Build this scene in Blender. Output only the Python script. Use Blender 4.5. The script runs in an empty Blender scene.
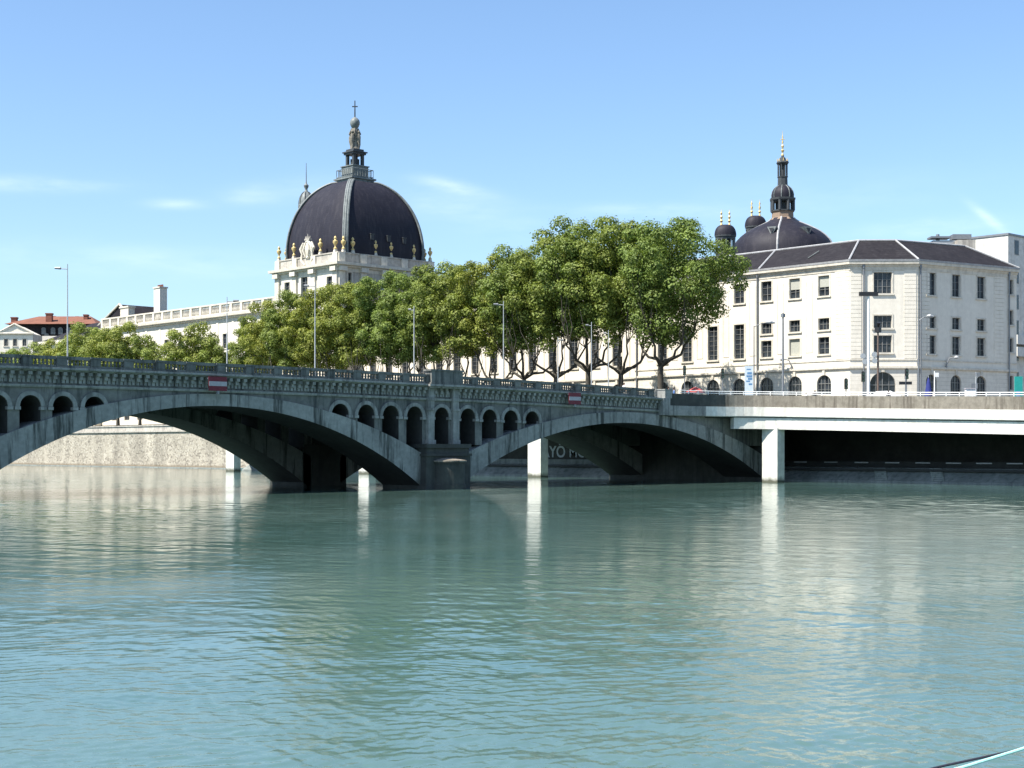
import bpy, math, random
from mathutils import Vector, Matrix, noise
R = math.radians
random.seed(7)
scene = bpy.context.scene
COL = scene.collection

# ---------------------------------------------------------------- frame of reference
# x runs along the bridge towards the far bank, y runs along the quay (away, to the left), z up from the water
FPX, HOR, CAMZ = 1500.0, 449.0, 4.0
SA, CA = math.sin(R(43.3)), math.cos(R(43.3))
def ray(px):
    t = (px - 512) / FPX
    return (SA + CA * t, CA - SA * t)
def V_at(px, U):                    # where a sight line meets a facade plane x = U
    r = ray(px); return U * r[1] / r[0]
def U_at(px, V):
    r = ray(px); return V * r[0] / r[1]
def depth(U, V): return SA * U + CA * V
def z_at(y, D): return CAMZ + (HOR - y) * D / FPX
def P(px, D):
    r = ray(px); return (r[0] * D, r[1] * D)

# ---------------------------------------------------------------- materials
def newmat(name):
    m = bpy.data.materials.new(name); m.use_nodes = True
    nt = m.node_tree
    b = nt.nodes['Principled BSDF']
    return m, nt, b
def N(nt, t, **kw):
    n = nt.nodes.new(t)
    for k, v in kw.items():
        if k in n.inputs: n.inputs[k].default_value = v
        else: setattr(n, k, v)
    return n
def ramp(nt, stops):
    n = nt.nodes.new('ShaderNodeValToRGB')
    e = n.color_ramp.elements
    while len(e) < len(stops): e.new(0.5)
    for i, (p, c) in enumerate(stops):
        e[i].position = p
        e[i].color = (c[0], c[1], c[2], 1) if isinstance(c, (tuple, list)) else (c, c, c, 1)
    return n
def mixc(nt, fac, a, b, typ='MIX'):
    n = nt.nodes.new('ShaderNodeMix'); n.data_type = 'RGBA'; n.blend_type = typ
    for sock, v in ((n.inputs[0], fac), (n.inputs[6], a), (n.inputs[7], b)):
        if hasattr(v, 'links'): nt.links.new(v, sock)
        elif isinstance(v, (tuple, list)): sock.default_value = (v[0], v[1], v[2], 1)
        else: sock.default_value = v
    return n.outputs[2]
def coords(nt, scale=(1, 1, 1)):
    g = nt.nodes.new('ShaderNodeNewGeometry')
    mp = nt.nodes.new('ShaderNodeMapping'); mp.inputs['Scale'].default_value = scale
    nt.links.new(g.outputs['Position'], mp.inputs['Vector'])
    return mp.outputs[0]
def noise_node(nt, vec, scale, detail=4, rough=.6):
    n = N(nt, 'ShaderNodeTexNoise', Scale=scale, Detail=detail, Roughness=rough)
    nt.links.new(vec, n.inputs['Vector']); return n.outputs['Fac']
def stone(name, col, dark, rough=.85, spec=.25, contrast=1., tide=0., blot=.25, fine=3., streak=0., bump=.02, joints=None, streakcol=(.03, .035, .035)):
    """weathered stone or concrete: blotches, fine grain, optional run-off streaks and block joints"""
    m, nt, b = newmat(name)
    v = coords(nt)
    r1 = ramp(nt, [(.3, 0.), (.7, 1.)]); nt.links.new(noise_node(nt, v, blot, 6, .65), r1.inputs[0])
    c = mixc(nt, r1.outputs[0], dark, col)
    f = noise_node(nt, v, fine, 5, .7)
    r2 = ramp(nt, [(.25, 1 - .28 * contrast), (.75, 1 + .12 * contrast)]); nt.links.new(f, r2.inputs[0])
    c = mixc(nt, 1., c, r2.outputs[0], 'MULTIPLY')
    if streak:
        vs = coords(nt, (1, 1, .08))
        r3 = ramp(nt, [(.50, 0.), (.63, 1.)]); nt.links.new(noise_node(nt, vs, 1.3, 5, .7), r3.inputs[0])
        ml = N(nt, 'ShaderNodeMath', operation='MULTIPLY'); nt.links.new(r3.outputs[0], ml.inputs[0]); ml.inputs[1].default_value = streak
        c = mixc(nt, ml.outputs[0], c, streakcol)
    if tide:
        sp2 = nt.nodes.new('ShaderNodeSeparateXYZ'); nt.links.new(v, sp2.inputs[0])
        wob = N(nt, 'ShaderNodeMath', operation='MULTIPLY_ADD'); nt.links.new(noise_node(nt, v, 1.1, 4), wob.inputs[0]); wob.inputs[1].default_value = -.9; nt.links.new(sp2.outputs[2], wob.inputs[2])
        rt_ = ramp(nt, [(.0, 1.), (1., 0.)]); mr_ = N(nt, 'ShaderNodeMapRange'); nt.links.new(wob.outputs[0], mr_.inputs[0]); mr_.inputs[1].default_value = -.25; mr_.inputs[2].default_value = tide - .3
        nt.links.new(mr_.outputs[0], rt_.inputs[0]); c = mixc(nt, rt_.outputs[0], c, (.10, .10, .075))     # mud and weed left at the waterline
    h = f
    if joints:
        pitch, wid, dk = joints
        sp = nt.nodes.new('ShaderNodeSeparateXYZ'); nt.links.new(v, sp.inputs[0])
        d1 = N(nt, 'ShaderNodeMath', operation='DIVIDE'); nt.links.new(sp.outputs[2], d1.inputs[0]); d1.inputs[1].default_value = pitch
        fr = N(nt, 'ShaderNodeMath', operation='FRACT'); nt.links.new(d1.outputs[0], fr.inputs[0])
        lt = N(nt, 'ShaderNodeMath', operation='LESS_THAN'); nt.links.new(fr.outputs[0], lt.inputs[0]); lt.inputs[1].default_value = wid
        ml = N(nt, 'ShaderNodeMath', operation='MULTIPLY'); nt.links.new(lt.outputs[0], ml.inputs[0]); ml.inputs[1].default_value = dk
        c = mixc(nt, ml.outputs[0], c, tuple(x * .35 for x in dark))
    nt.links.new(c, b.inputs['Base Color'])
    b.inputs['Roughness'].default_value = rough
    b.inputs['Specular IOR Level'].default_value = spec
    if bump:
        bp = N(nt, 'ShaderNodeBump', Strength=.6, Distance=bump)
        nt.links.new(h, bp.inputs['Height']); nt.links.new(bp.outputs[0], b.inputs['Normal'])
    return m
def plain(name, col, rough=.5, metal=0., var=.12, scale=4., spec=.4):
    m, nt, b = newmat(name)
    r1 = ramp(nt, [(.3, 1 - var), (.7, 1 + var)]); nt.links.new(noise_node(nt, coords(nt), scale, 4), r1.inputs[0])
    nt.links.new(mixc(nt, 1., col, r1.outputs[0], 'MULTIPLY'), b.inputs['Base Color'])
    b.inputs['Roughness'].default_value = rough; b.inputs['Metallic'].default_value = metal
    b.inputs['Specular IOR Level'].default_value = spec
    return m

M = {}
M['facade'] = stone('facade_limestone', (.75, .70, .60), (.71, .655, .555), blot=.12, fine=1.2, contrast=.45, bump=.01, streak=.12, streakcol=(.3, .27, .23))
M['rustic'] = stone('rusticated_limestone', (.72, .67, .575), (.66, .61, .515), blot=.15, fine=1.4, contrast=.6, bump=.02, joints=(.62, .07, .4), streak=.12, streakcol=(.3, .27, .23))
M['trim'] = stone('moulded_limestone', (.69, .64, .54), (.59, .54, .45), blot=.3, fine=1.5, bump=.01, streak=.25, streakcol=(.25, .23, .2))
M['oldstone'] = stone('old_grey_limestone', (.52, .485, .42), (.36, .33, .29), blot=.3, fine=1.2, streak=.45, streakcol=(.12, .11, .1))
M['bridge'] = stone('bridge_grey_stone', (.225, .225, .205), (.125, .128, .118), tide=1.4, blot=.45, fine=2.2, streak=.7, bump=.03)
M['bridge_trim'] = stone('bridge_pale_moulding', (.36, .36, .335), (.22, .225, .21), blot=.6, fine=2.5, streak=.55)
M['bridge_dark'] = stone('bridge_shade_dark_stone', (.085, .088, .08), (.045, .048, .043), blot=.5, fine=1.5, streak=.5)  # dark stained stone; shade on piers and quay parapet end put into the colour
M['deck_under'] = stone('shade_dark_concrete', (.07, .07, .065), (.035, .035, .034), blot=.2, fine=1.5)  # concrete darkened in colour to carry the shade under arches and deck
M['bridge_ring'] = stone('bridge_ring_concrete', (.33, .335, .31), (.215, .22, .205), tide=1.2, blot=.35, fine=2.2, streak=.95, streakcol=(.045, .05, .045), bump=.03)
M['concrete'] = stone('white_painted_concrete', (.70, .69, .63), (.61, .59, .53), blot=.35, fine=1.5, tide=.55, streak=.35, bump=.005, streakcol=(.4, .36, .3))
M['parapet'] = stone('weathered_brown_concrete', (.28, .25, .205), (.17, .15, .12), blot=.7, fine=3., streak=.8, streakcol=(.09, .075, .06))
M['statue'] = stone('weathered_bronze_statue', (.30, .27, .22), (.10, .095, .08), blot=1.6, fine=4.)
M['slopebank'] = stone('grey_bank_concrete', (.29, .31, .29), (.17, .185, .175), blot=.3, fine=1.5, streak=.4)
M['asphalt'] = stone('asphalt', (.055, .055, .055), (.045, .045, .045), blot=.3, fine=6.)
M['pave'] = stone('pavement_stone', (.30, .28, .25), (.24, .22, .2), blot=.3, fine=4.)
M['ground'] = stone('city_ground', (.20, .19, .17), (.15, .14, .13), blot=.05, fine=1.)
M['slate'] = stone('dark_slate', (.028, .025, .027), (.018, .016, .018), spec=.12, rough=.65, blot=.5, fine=2.2, streak=.25, bump=.02, joints=(.4, .1, .4), streakcol=(.05, .047, .049))
M['domeslate'] = stone('dome_slate', (.023, .022, .031), (.015, .014, .021), spec=.2, rough=.6, blot=.25, fine=1.8, contrast=.5, streak=.3, bump=.02, joints=(.5, .08, .3), streakcol=(.055, .05, .056))
M['hiplead'] = stone('pale_lead_flashing', (.42, .42, .42), (.3, .3, .3), rough=.5, blot=.8, fine=3.)
M['lead'] = stone('grey_lead', (.23, .25, .245), (.13, .145, .14), rough=.5, blot=.8, fine=3., streak=.4)
M['darklead'] = stone('dark_lead', (.07, .075, .08), (.045, .05, .052), rough=.5, blot=.8, fine=3.)
M['tile'] = stone('terracotta_tiles', (.26, .115, .075), (.18, .08, .055), blot=.5, fine=3., joints=(.35, .15, .35))
M['brickch'] = stone('red_brick', (.25, .10, .07), (.18, .07, .05), blot=1., fine=4., joints=(.3, .12, .4))
M['gold'] = plain('gilding', (.60, .45, .20), .5, .25, .25, 3.)
M['white'] = plain('white_paint', (.78, .78, .76), .45)
M['frame'] = plain('window_frame_paint', (.20, .20, .19), .5)
M['greymetal'] = plain('grey_painted_steel', (.20, .21, .22), .45, .3)
M['palemetal'] = plain('pale_galvanised_steel', (.42, .43, .43), .4, .3)
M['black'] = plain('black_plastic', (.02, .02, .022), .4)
M['brownpole'] = plain('brown_painted_steel', (.14, .10, .08), .5)
M['zinc'] = plain('zinc_downpipe', (.19, .2, .21), .45, .4)
M['red'] = plain('faded_red_paint', (.14, .01, .022), .5)
M['signwhite'] = plain('sign_white', (.36, .34, .36), .5)
M['redcloth'] = plain('red_canvas', (.38, .07, .06), .8)
M['bluecloth'] = plain('navy_canvas', (.02, .03, .16), .8)
M['teal'] = plain('teal_board', (.02, .30, .26), .5)
M['blue'] = plain('blue_print', (.12, .25, .42), .5)
M['bluepale'] = plain('pale_blue_banner', (.58, .66, .70), .7)
M['blind'] = plain('beige_roller_blind', (.36, .36, .31), .8)
M['graf'] = plain('grey_white_spray_paint', (.40, .42, .44), .7)
M['ropewhite'] = plain('mint_white_rope', (.36, .66, .60), .7, var=.2, scale=60.)
M['ropedark'] = plain('dark_rope', (.03, .03, .045), .7, var=.2, scale=60.)
M['carwhite'] = plain('white_car_paint', (.75, .75, .74), .25, spec=.6, var=.03)
M['carblue'] = plain('silver_blue_car_paint', (.35, .45, .55), .25, .3, var=.03)
M['tyre'] = plain('tyre_rubber', (.02, .02, .02), .8)
M['skin'] = plain('skin', (.5, .3, .22), .6)
M['hair'] = plain('dark_hair', (.04, .028, .02), .7)
M['c1'] = plain('dark_clothes', (.03, .035, .05), .85)
M['c2'] = plain('white_shirt', (.6, .6, .58), .85)
M['c3'] = plain('blue_shirt', (.08, .16, .35), .85)
M['amber'] = plain('signal_lens', (.03, .05, .04), .2)
M['alu'] = plain('roof_plant_metal', (.35, .36, .36), .4, .4)
M['bark'] = stone('plane_tree_bark', (.10, .088, .068), (.045, .04, .03), blot=1.5, fine=5., bump=.03)

def glass_mat():
    m, nt, b = newmat('window_glass')
    r1 = ramp(nt, [(.35, (.012, .015, .02)), (.7, (.05, .06, .07))]); nt.links.new(noise_node(nt, coords(nt), .9, 3), r1.inputs[0])
    nt.links.new(r1.outputs[0], b.inputs['Base Color'])
    b.inputs['Roughness'].default_value = .08; b.inputs['Specular IOR Level'].default_value = .35
    return m
M['glass'] = glass_mat()

def rubble_mat():
    m, nt, b = newmat('rubble_masonry')
    v = coords(nt, (1, 1, 1.5))
    vo = N(nt, 'ShaderNodeTexVoronoi', Scale=1.7); nt.links.new(v, vo.inputs['Vector'])
    ve = N(nt, 'ShaderNodeTexVoronoi', Scale=1.7, feature='DISTANCE_TO_EDGE'); nt.links.new(v, ve.inputs['Vector'])
    sp = nt.nodes.new('ShaderNodeSeparateColor'); nt.links.new(vo.outputs['Color'], sp.inputs[0])
    r1 = ramp(nt, [(0., (.17, .145, .11)), (.35, (.36, .32, .25)), (1., (.48, .435, .35))]); nt.links.new(sp.outputs[0], r1.inputs[0])
    re = ramp(nt, [(.02, 0.), (.09, 1.)]); nt.links.new(ve.outputs['Distance'], re.inputs[0])
    c = mixc(nt, re.outputs[0], (.34, .31, .26), r1.outputs[0])
    rb = ramp(nt, [(.36, .66), (.62, 1.08)]); nt.links.new(noise_node(nt, coords(nt, (1, 1, .35)), .16, 6, .65), rb.inputs[0])
    c = mixc(nt, 1., c, rb.outputs[0], 'MULTIPLY')
    sep = nt.nodes.new('ShaderNodeSeparateXYZ'); nt.links.new(coords(nt), sep.inputs[0])
    rz = ramp(nt, [(0., 1.), (1., 0.)])
    mr = N(nt, 'ShaderNodeMapRange'); nt.links.new(sep.outputs[2], mr.inputs[0]); mr.inputs[1].default_value = .1; mr.inputs[2].default_value = .75
    nt.links.new(mr.outputs[0], rz.inputs[0])
    c = mixc(nt, rz.outputs[0], c, (.16, .12, .07))      # algae and mud line at the water's edge
    nt.links.new(c, b.inputs['Base Color']); b.inputs['Roughness'].default_value = .9
    bp = N(nt, 'ShaderNodeBump', Strength=.7, Distance=.05); nt.links.new(re.outputs[0], bp.inputs['Height']); nt.links.new(bp.outputs[0], b.inputs['Normal'])
    return m
M['rubble'] = rubble_mat()

def leaf_mat(name, c0, c1, c2):
    m, nt, b = newmat(name)
    g = nt.nodes.new('ShaderNodeNewGeometry')
    r1 = ramp(nt, [(0., c0), (.5, c1), (1., c2)]); nt.links.new(g.outputs['Random Per Island'], r1.inputs[0])
    rb = ramp(nt, [(.32, .68), (.68, 1.25)]); nt.links.new(noise_node(nt, coords(nt), .45, 4), rb.inputs[0])
    c = mixc(nt, 1., r1.outputs[0], rb.outputs[0], 'MULTIPLY')
    oi = nt.nodes.new('ShaderNodeObjectInfo'); ro = ramp(nt, [(0., (.82, .92, .95)), (.5, (1., 1., 1.)), (1., (1.22, 1.1, .95))]); nt.links.new(oi.outputs['Random'], ro.inputs[0])
    c = mixc(nt, 1., c, ro.outputs[0], 'MULTIPLY')      # each tree its own tint
    nt.links.new(c, b.inputs['Base Color']); b.inputs['Roughness'].default_value = .55
    b.inputs['Specular IOR Level'].default_value = .3
    tr = nt.nodes.new('ShaderNodeBsdfTranslucent')
    nt.links.new(mixc(nt, 1., c, (1.25, 1.3, .6), 'MULTIPLY'), tr.inputs[0])
    mx = nt.nodes.new('ShaderNodeMixShader'); mx.inputs[0].default_value = .25
    nt.links.new(b.outputs[0], mx.inputs[1]); nt.links.new(tr.outputs[0], mx.inputs[2])
    nt.links.new(mx.outputs[0], nt.nodes['Material Output'].inputs[0])
    return m
M['leaf'] = leaf_mat('plane_tree_leaves', (.125, .165, .030), (.17, .212, .040), (.24, .275, .06))
M['leaf2'] = leaf_mat('yellowing_plane_leaves', (.165, .205, .036), (.21, .25, .048), (.30, .32, .08))

def water_mat():
    m, nt, b = newmat('river_water')
    v = coords(nt)
    rot = coords(nt, (1, 1, 1))
    n2 = noise_node(nt, coords(nt, (1.2, .8, 1)), 5.5, 4, .66)          # finest ripples, below the modelled waves
    n3 = noise_node(nt, coords(nt, (.5, 1.6, 1)), .045, 4, .6)          # calm and ruffled patches
    pr = ramp(nt, [(.38, .3), (.60, 1.)]); nt.links.new(n3, pr.inputs[0])
    mlt = N(nt, 'ShaderNodeMath', operation='MULTIPLY'); nt.links.new(n2, mlt.inputs[0]); nt.links.new(pr.outputs[0], mlt.inputs[1])
    ml2 = N(nt, 'ShaderNodeMath', operation='MULTIPLY'); nt.links.new(mlt.outputs[0], ml2.inputs[0]); ml2.inputs[1].default_value = .009
    s = ml2
    bp = N(nt, 'ShaderNodeBump', Strength=1., Distance=1.); nt.links.new(s.outputs[0], bp.inputs['Height'])
    nt.links.new(bp.outputs[0], b.inputs['Normal'])
    rc = ramp(nt, [(.35, (.058, .115, .098)), (.65, (.085, .145, .126))]); nt.links.new(noise_node(nt, v, .06, 4), rc.inputs[0])
    nt.links.new(rc.outputs[0], b.inputs['Base Color'])
    b.inputs['Roughness'].default_value = .015; b.inputs['IOR'].default_value = 1.333
    return m
WAVE0, WAVE1, WAVE2 = .085, .045, .022
M['water'] = water_mat()

# ---------------------------------------------------------------- mesh building
BASE = {}
class MB:
    def __init__(s): s.v = []; s.f = []; s.mi = []; s.cur = 0
    def add(s, vs, fs):
        o = len(s.v); s.v.extend(vs)
        for f in fs: s.f.append(tuple(i + o for i in f)); s.mi.append(s.cur)
    def box(s, x0, x1, y0, y1, z0, z1):
        s.add([(x0, y0, z0), (x1, y0, z0), (x1, y1, z0), (x0, y1, z0), (x0, y0, z1), (x1, y0, z1), (x1, y1, z1), (x0, y1, z1)],
              [(3, 2, 1, 0), (4, 5, 6, 7), (0, 1, 5, 4), (1, 2, 6, 5), (2, 3, 7, 6), (3, 0, 4, 7)])
        return s
    def obox(s, o, d, a0, a1, n0, n1, z0, z1):
        """box in a wall frame: o origin, d direction along the wall; a along, n outward (to the right-hand normal)"""
        nx, ny = d[1], -d[0]
        def p(a, n, z): return (o[0] + d[0] * a + nx * n, o[1] + d[1] * a + ny * n, z)
        s.add([p(a0, n0, z0), p(a1, n0, z0), p(a1, n1, z0), p(a0, n1, z0), p(a0, n0, z1), p(a1, n0, z1), p(a1, n1, z1), p(a0, n1, z1)],
              [(3, 2, 1, 0), (4, 5, 6, 7), (0, 1, 5, 4), (1, 2, 6, 5), (2, 3, 7, 6), (3, 0, 4, 7)])
        return s
    def prism(s, poly, z0, z1, z1s=None):
        n = len(poly); o = len(s.v)
        vs = [(p[0], p[1], z0) for p in poly] + [(p[0], p[1], z1 if z1s is None else z1s[i]) for i, p in enumerate(poly)]
        fs = [tuple(reversed(range(n))), tuple(range(n, 2 * n))] + [(i, (i + 1) % n, n + (i + 1) % n, n + i) for i in range(n)]
        s.add(vs, fs); return s
    def tube(s, p0, p1, r0, r1=None, n=8, cap=True):
        r1 = r0 if r1 is None else r1
        a, b = Vector(p0), Vector(p1); d = (b - a)
        if d.length < 1e-6: return s
        d.normalize(); u = d.orthogonal().normalized(); w = d.cross(u)
        vs = []
        for q, r in ((a, r0), (b, r1)):
            for i in range(n):
                t = 2 * math.pi * i / n
                vs.append(tuple(q + u * (r * math.cos(t)) + w * (r * math.sin(t))))
        fs = [(i, (i + 1) % n, n + (i + 1) % n, n + i) for i in range(n)]
        if cap: fs += [tuple(reversed(range(n))), tuple(range(n, 2 * n))]
        s.add(vs, fs); return s
    def path(s, pts, rs, n=8):
        """tube through several points, one skin"""
        pts = [Vector(p) for p in pts]; vs = []; fs = []
        u = None
        for k, p in enumerate(pts):
            d = (pts[min(k + 1, len(pts) - 1)] - pts[max(k - 1, 0)]).normalized()
            if u is None: u = d.orthogonal().normalized()
            u = (u - d * u.dot(d)).normalized(); w = d.cross(u)
            for i in range(n):
                t = 2 * math.pi * i / n
                vs.append(tuple(p + u * (rs[k] * math.cos(t)) + w * (rs[k] * math.sin(t))))
        for k in range(len(pts) - 1):
            for i in range(n): fs.append((k * n + i, k * n + (i + 1) % n, (k + 1) * n + (i + 1) % n, (k + 1) * n + i))
        fs.append(tuple(reversed(range(n)))); fs.append(tuple(range((len(pts) - 1) * n, len(pts) * n)))
        s.add(vs, fs); return s
    def lathe(s, cx, cy, prof, n=16, ph=0., sx=1., sy=1.):
        vs = []; fs = []
        for r, z in prof:
            for i in range(n):
                t = 2 * math.pi * (i + ph) / n
                vs.append((cx + sx * r * math.cos(t), cy + sy * r * math.sin(t), z))
        for k in range(len(prof) - 1):
            for i in range(n): fs.append((k * n + i, k * n + (i + 1) % n, (k + 1) * n + (i + 1) % n, (k + 1) * n + i))
        fs.append(tuple(reversed(range(n)))); fs.append(tuple(range((len(prof) - 1) * n, len(prof) * n)))
        s.add(vs, fs); return s
    def sweep(s, prof, path):
        """closed profile [(n, z)] carried along path [(x, y, nx, ny, dz)]"""
        m = len(prof); vs = []
        for (x, y, nx, ny, dz) in path:
            for (a, z) in prof: vs.append((x + nx * a, y + ny * a, z + dz))
        fs = []
        for k in range(len(path) - 1):
            for i in range(m):
                fs.append((k * m + i, k * m + (i + 1) % m, (k + 1) * m + (i + 1) % m, (k + 1) * m + i))
        fs.append(tuple(range(m))); fs.append(tuple(reversed(range((len(path) - 1) * m, len(path) * m))))
        s.add(vs, fs); return s
    def build(s, name, mat, parent=None, loc=None, rotz=0., smooth=False, world=True, bevel=0.):
        me = bpy.data.meshes.new(name)
        if parent is not None and world:
            b = BASE[parent.name]; vs = [(x - b[0], y - b[1], z - b[2]) for x, y, z in s.v]
        elif parent is None and world and loc is not None:
            vs = [(x - loc[0], y - loc[1], z - loc[2]) for x, y, z in s.v]
        else: vs = s.v
        me.from_pydata(vs, [], s.f)
        for mm in (mat if isinstance(mat, (list, tuple)) else [mat]): me.materials.append(mm)
        me.polygons.foreach_set('material_index', s.mi)
        if smooth: me.polygons.foreach_set('use_smooth', [True] * len(s.f))
        me.update()
        # consistent outward normals
        import bmesh
        if len(s.f) < 60000:
            bm = bmesh.new(); bm.from_mesh(me); bmesh.ops.recalc_face_normals(bm, faces=bm.faces); bm.to_mesh(me); bm.free()
        o = bpy.data.objects.new(name, me); COL.objects.link(o)
        if parent is not None:
            o.parent = parent
            if world: BASE[o.name] = BASE[parent.name]
            else:
                o.location = loc or (0, 0, 0); o.rotation_euler.z = rotz
        elif loc is not None:
            o.location = loc; o.rotation_euler.z = rotz
            BASE[o.name] = loc
        else: BASE[o.name] = (0, 0, 0)
        if smooth:
            try: me.set_sharp_from_angle(angle=R(40))
            except Exception: pass
        return o
def tag(o, label=None, cat=None, group=None, kind=None):
    if label: o['label'] = label
    if cat: o['category'] = cat
    if group: o['group'] = group
    if kind: o['kind'] = kind
    return o
def thing(name, loc, label, cat, group=None, rotz=0.):
    o = bpy.data.objects.new(name, None); COL.objects.link(o)
    o.location = loc; o.rotation_euler.z = rotz; o.empty_display_size = .5
    BASE[o.name] = tuple(loc)
    return tag(o, label, cat, group)
def mcopy(src, name, parent, loc, rotz=0.):
    """another object on the same mesh, placed in its parent's frame"""
    o = bpy.data.objects.new(name, src.data); COL.objects.link(o)
    o.parent = parent; o.location = loc; o.rotation_euler.z = rotz; return o
KIDS = {}
def copy_tree(o, parent=None):
    c = o.copy(); COL.objects.link(c); c.parent = parent
    for ch in [x for x in bpy.data.objects if x.parent == o]: copy_tree(ch, c)
    return c
def rel(parent, p):
    b = BASE[parent.name]; return (p[0] - b[0], p[1] - b[1], p[2] - b[2])

# ================================================================= SETTING
def river():
    import numpy as np
    rs = np.random.RandomState(11)
    dists = [11.]
    while dists[-1] < 430: dists.append(dists[-1] * 1.0026)
    dists = [.5, 2., 4., 6., 8., 9.5] + dists + [500., 700., 1100., 2000., 4000.]
    half = list(np.arange(28.5, 60.1, .5)) + list(np.arange(66, 180.1, 6))      # coarser away from the viewing direction, all the way round
    deg = np.array([-a for a in reversed(half)] + list(np.arange(-28, 28.01, .125)) + half)
    dists = np.array(dists); ang = np.radians(deg) + R(43.3)
    dth = np.radians(np.maximum(np.gradient(deg), .137))[None, :]
    D, A_ = np.meshgrid(dists, ang, indexing='ij')
    X = D * np.sin(A_); Y = D * np.cos(A_)
    H = np.zeros_like(X); cell = np.maximum(D * dth, np.gradient(dists)[:, None] * .9)
    n = 130
    for i in range(n):
        lam = .11 * (5. / .11) ** ((i + rs.rand()) / n); th = rs.normal(R(200), 1.05); k = 2 * np.pi / lam
        sl = RIP * (2.3 if lam < .5 else (1.05 if lam < 1.2 else (.85 if lam < 2.5 else .42)))
        # slow warping of each wave train keeps the pattern irregular
        ph = rs.rand() * 6.28 + 1.4 * np.sin((X * np.cos(th + 1.3) + Y * np.sin(th + 1.3)) / (lam * 5.3) + rs.rand() * 6.28)
        env = .55 + .45 * np.sin((X * np.cos(th * 3) + Y * np.sin(th * 3)) / (lam * 7.1) + rs.rand() * 6.28)
        fade = np.clip((lam / cell - 2.) / 1.6, 0, 1)
        H += sl * lam / (2 * np.pi) * env * fade * np.sin(k * (X * np.cos(th) + Y * np.sin(th)) + ph)
    patch = .85 + .28 * np.sin(X / 13. + 1.7 * np.sin(Y / 21.)) + .22 * np.sin(Y / 9. + 1.3 * np.sin(X / 17. + 2.)) + .18 * np.sin((X - Y) / 5.3 + np.sin(Y / 11.))
    H *= np.clip(patch, .3, 1.5)
    r, c = X.shape; idx = np.arange(r * c).reshape(r, c)
    vs = np.stack([X.ravel(), Y.ravel(), H.ravel()], 1)
    fs = np.stack([idx[:-1, :-1].ravel(), idx[1:, :-1].ravel(), idx[1:, 1:].ravel(), idx[:-1, 1:].ravel()], 1)
    nv = len(vs)
    me = bpy.data.meshes.new('river'); nf = len(fs)
    me.vertices.add(len(vs)); me.vertices.foreach_set('co', vs.astype(np.float32).ravel())
    li = fs[:, ::-1].ravel().astype(np.int32)
    me.loops.add(len(li)); me.loops.foreach_set('vertex_index', li)
    me.polygons.add(nf); me.polygons.foreach_set('loop_start', np.arange(nf, dtype=np.int32) * 4)
    me.materials.append(M['water']); me.update(calc_edges=True); me.validate()
    me.polygons.foreach_set('use_smooth', [True] * len(me.polygons))
    if me.polygons[0].normal.z < 0: me.flip_normals()
    o = bpy.data.objects.new('river', me); COL.objects.link(o); tag(o, kind='structure')
RIP = .0085
river()
GZ = 9.4
mb = MB(); mb.add([(168.6, -1500, GZ), (3500, -1500, GZ), (3500, 3500, GZ), (168.6, 3500, GZ)], [(0, 1, 2, 3)])
tag(mb.build('city_ground', M['ground']), kind='structure')
mb = MB(); mb.add([(169.2, 139, GZ + .004), (181.5, 139, GZ + .004), (181.5, 900, GZ + .004), (169.2, 900, GZ + .004)], [(0, 1, 2, 3)])
tag(mb.build('quay_road', M['asphalt']), kind='structure')
mb = MB().box(182, 192, 150, 900, GZ + .01, GZ + .14)
tag(mb.build('quay_pavement', M['pave']), kind='structure')

# ---------------------------------------------------------------- embankment wall (left, sunlit rubble)
def bank_wall():
    T = thing('embankment_wall', (168, 400, 0), 'sunlit rubble stone river wall seen under the left arch', 'wall')
    MB().box(168, 169.5, 228, 900, -2, 7.7).build('masonry', M['rubble'], T)
    MB().box(167.7, 169.6, 228, 900, 7.7, 8.05).build('string_course', M['oldstone'], T)
    MB().box(168.05, 169.2, 228, 900, 8.05, 9.0).build('parapet', M['oldstone'], T)
    MB().box(167.85, 169.4, 228, 900, 9.0, 9.25).build('coping', M['oldstone'], T)
    MB().box(164.5, 168.0, 232, 900, -2, .16).build('footing_step', M['slopebank'], T)
bank_wall()

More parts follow.
